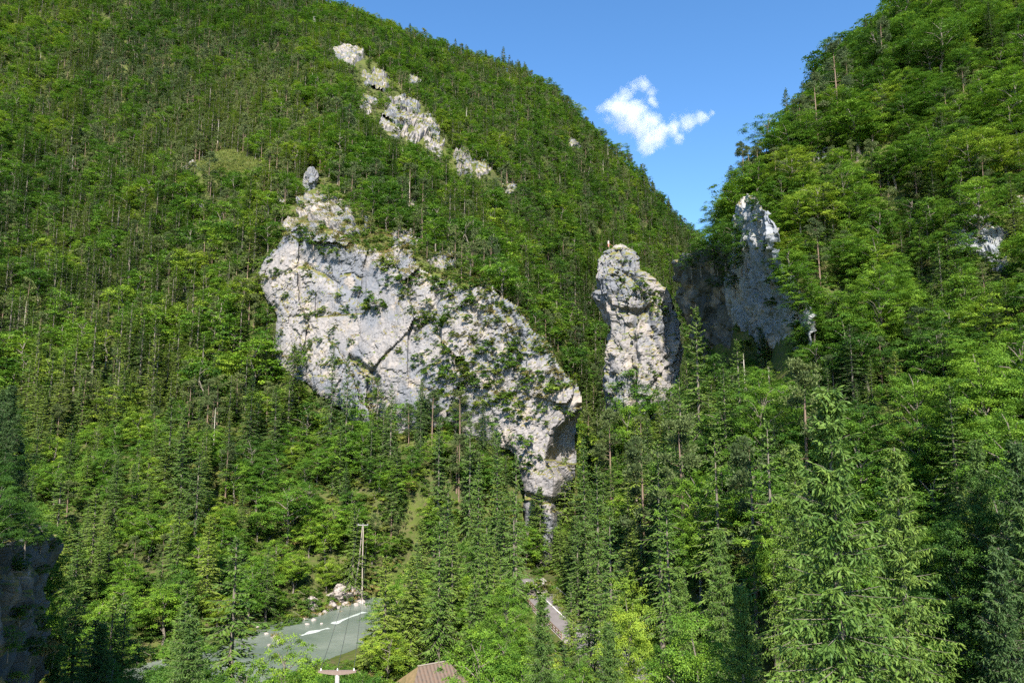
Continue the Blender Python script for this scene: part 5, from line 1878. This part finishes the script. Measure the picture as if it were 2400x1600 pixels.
dr1, dr2 = line_dist(RIVER, pa[:, 0], pa[:, 1]), line_dist(ROAD, pa[:, 0], pa[:, 1])
pn = fbm(np.c_[pa / 40, np.zeros(len(pa))], 3, 760)
grad = np.hypot(height(pa[:, 0] + 2, pa[:, 1]) - pz, height(pa[:, 0], pa[:, 1] + 2) - pz) / 2
pts = []
for i, (x, y) in enumerate(pa):
    u, v = pu[i], pv[i]
    if not (-100 < u < 2500 and -100 < v < 1750) or dr1[i] < 12.5 or dr2[i] < 6.0 or grad[i] > 5:
        continue
    if pin(CLEAR, u, v) or any(pin(p, u, v) for p in RIB) and rt.random() < .8:
        continue
    if math.hypot(x - AP.x - 2, y - AP.y) < 6.5:
        continue
    h = rt.uniform(1.2, 3.2)
    if blocks(x, y, pz[i], h, h * 1.3, 'bush'):
        h = rt.uniform(.6, .95)
        if blocks(x, y, pz[i], h, h, 'bush') and not (150 < y < 188 and u < 900 and rt.random() < .5):
            continue
    s = h / 2.6
    tnt = min(1, max(0, .45 + pn[i] * .6 + rt.gauss(0, .2)))
    pts.append((x, y, pz[i] - .2, (0, 0, rt.uniform(0, 6.28)), s * 1.15, s, tnt, rt.randrange(4) if y > 130 else 4 + rt.randrange(3)))
scatter('undergrowth', 'bush', pts, [f[2] for f in FORMS[('bush', 0)] + FORMS[('bush', 1)]])
print('undergrowth', len(pts))

# grass: clearing, cliff ledges, river bank
gm = [form_grass(800 + k).mesh('grass', [M['grass']]) for k in range(4)]
pts = []


def grass_at(u, v, tint, s=1.0, need=.35):
    r = hit(u, v)
    if r is None or r[1].z < need:
        return
    p = r[0]
    pts.append((p.x, p.y, p.z, (0, 0, rt.uniform(0, 6.28)), s * rt.uniform(.8, 1.4), s * rt.uniform(.7, 1.3), min(1, max(0, tint + rt.gauss(0, .18))), rt.randrange(4)))


for poly, n, tint, need, s in [(CLEAR, 1500, .35, .2, 1.2), (DRY, 1600, .7, .30, 1.0), (RIB[1], 2600, .75, .48, .9), (RIB[0], 900, .6, .45, 1.2),
                               (kk([(560, 1500), (640, 1440), (820, 1350), (840, 1400), (740, 1412), (690, 1440), (620, 1500)]), 700, .85, .3, .9),
                               (kk([(1255, 1340), (1300, 1330), (1350, 1420), (1330, 1450), (1290, 1410)]), 500, .35, .3, .9), (kk([(80, 1480), (250, 1480), (300, 1568), (90, 1568)]), 600, .8, .2, .7)]:
    pa = np.array(poly)
    for _ in range(n):
        u, v = rt.uniform(pa[:, 0].min(), pa[:, 0].max()), rt.uniform(pa[:, 1].min(), pa[:, 1].max())
        if pin(poly, u, v):
            grass_at(u, v, tint, s, need)
scatter('grass', 'grass', pts, gm)
# post standing in the clearing
r = hit(527, 345)
if r:
    mb = Mb()
    mb.tube([(0, 0, -.5), (0, 0, 2.4), (.05, 0, 4.6)], [.42, .40, .36], 8)
    o = link('tree_stump', mb.mesh('tree_stump', [M['pale']], True))
    o.location = r[0]
    tag(o, 'pale broken trunk stub standing alone on the grassy clearing', 'tree stump')

# ------------------------------------------------------------------ cloud
CD = 2600.0


def cloud():
    blobs = [(1425, 257, 40), (1452, 268, 44), (1480, 292, 42), (1400, 249, 25), (1488, 326, 32), (1512, 305, 32), (1545, 296, 28), (1580, 285, 25), (1608, 272, 18), (1630, 260, 9),
             (1438, 224, 19), (1455, 204, 18), (1478, 198, 21), (1498, 212, 18), (1504, 236, 16), (1555, 318, 14)]
    t = Nt('cloud_vapour')
    pos = t.n('ShaderNodeNewGeometry').outputs['Position']
    wob = t.n('ShaderNodeTexNoise', {'Vector': pos, 'Scale': .014, 'Detail': 9, 'Roughness': .6})
    wv = t.n('ShaderNodeVectorMath', {0: wob.outputs[1], 1: (.5, .5, .5)}, operation='SUBTRACT').outputs[0]
    wv = t.n('ShaderNodeVectorMath', {0: wv, 1: (90, 90, 90)}, operation='MULTIPLY').outputs[0]
    pw = t.n('ShaderNodeVectorMath', {0: pos, 1: wv}, operation='ADD').outputs[0]
    acc = None
    lo, hi = np.full(3, 1e9), np.full(3, -1e9)
    for k, (u, v, r) in enumerate(blobs):
        c = at(u * K, v * K, CD + (k % 3 - 1) * 12)
        R = r * K / 1600 * CD * 1.05
        lo, hi = np.minimum(lo, np.array(c) - R * 1.3), np.maximum(hi, np.array(c) + R * 1.3)
        d = t.n('ShaderNodeVectorMath', {0: pw, 1: tuple(c)}, operation='DISTANCE').outputs[1]
        f = t.math('SUBTRACT', 1.0, t.math('DIVIDE', d, R))
        acc = f if acc is None else t.math('MAXIMUM', acc, f)
    fine = t.noise(pos, .02, 6, .65)
    a = t.math('ADD', acc, t.math('MULTIPLY', t.math('SUBTRACT', fine, .53), 2.4))
    dens = t.math('MULTIPLY', t.math('MULTIPLY', a, .055, True), 1.0)
    a2 = t.math('MAXIMUM', a, 0.0)
    dens = t.math('MULTIPLY', a2, .024)
    pv_ = t.n('ShaderNodeVolumePrincipled', {'Color': (.98, .98, 1, 1), 'Density': dens, 'Anisotropy': .1})
    t.set(t.out.inputs['Volume'], pv_.outputs[0])
    mb = Mb()
    n = 16
    c, s = (lo + hi) / 2, (hi - lo) / 2
    V, F = [], []
    mb.box(tuple(c), tuple(s * 2))
    o = link('cloud', mb.mesh('cloud', [t.m]))
    tag(o, 'small ragged white cloud in the blue sky between the two mountains', 'cloud')
    return o


cloud()

# ------------------------------------------------------------------ the air
HAZE = 0
if HAZE:
    mb = Mb()
    mb.box((0, 250, 400), (2000, 1500, 816.6))
    t = Nt('valley_air')
    t.set(t.out.inputs['Volume'], t.n('ShaderNodeVolumePrincipled', {'Color': (.86, .93, 1, 1), 'Density': HAZE, 'Anisotropy': .2}).outputs[0])
    link('haze', mb.mesh('haze', [t.m]), kind='stuff')

# ------------------------------------------------------------------ light
EL, AZ = math.radians(44), math.radians(4)         # azimuth from straight behind the viewer towards the right
sd = Vector((math.sin(AZ) * math.cos(EL), -math.cos(AZ) * math.cos(EL), math.sin(EL)))
sun = bpy.data.lights.new('sun', 'SUN')
sun.energy = 5.0
sun.angle = math.radians(.53)
sun.color = (1.0, .93, .83)
so = bpy.data.objects.new('sun', sun)
COL.objects.link(so)
so.rotation_euler = sd.to_track_quat('Z', 'Y').to_euler()
w = bpy.data.worlds.new('World')
SC.world = w
w.use_nodes = True
nt = w.node_tree
nt.nodes.clear()
sky = nt.nodes.new('ShaderNodeTexSky')
sky.sky_type = 'NISHITA'
sky.sun_disc = False
sky.sun_elevation = EL
sky.sun_rotation = PI - AZ
sky.altitude = 700
sky.air_density = 1.0
sky.dust_density = 0.0
sky.ozone_density = 2.0
bg = nt.nodes.new('ShaderNodeBackground')
bg.inputs['Strength'].default_value = .105
ow = nt.nodes.new('ShaderNodeOutputWorld')
hs = nt.nodes.new('ShaderNodeHueSaturation')
hs.inputs['Saturation'].default_value = 1.22
nt.links.new(sky.outputs[0], hs.inputs['Color'])
nt.links.new(hs.outputs[0], bg.inputs[0])
nt.links.new(bg.outputs[0], ow.inputs[0])

vs = SC.view_settings
vs.view_transform = 'Standard'
vs.look = 'None'
vs.exposure = 1.38
vs.gamma = 1
cy = SC.cycles
cy.max_bounces = 6
cy.diffuse_bounces = 3
cy.transmission_bounces = 4
cy.volume_bounces = 3
cy.use_adaptive_sampling = True
cy.adaptive_threshold = .02
cy.use_denoising = False
cy.volume_step_rate = 1.0
print('done', time.time() - T0, len(bpy.data.objects))
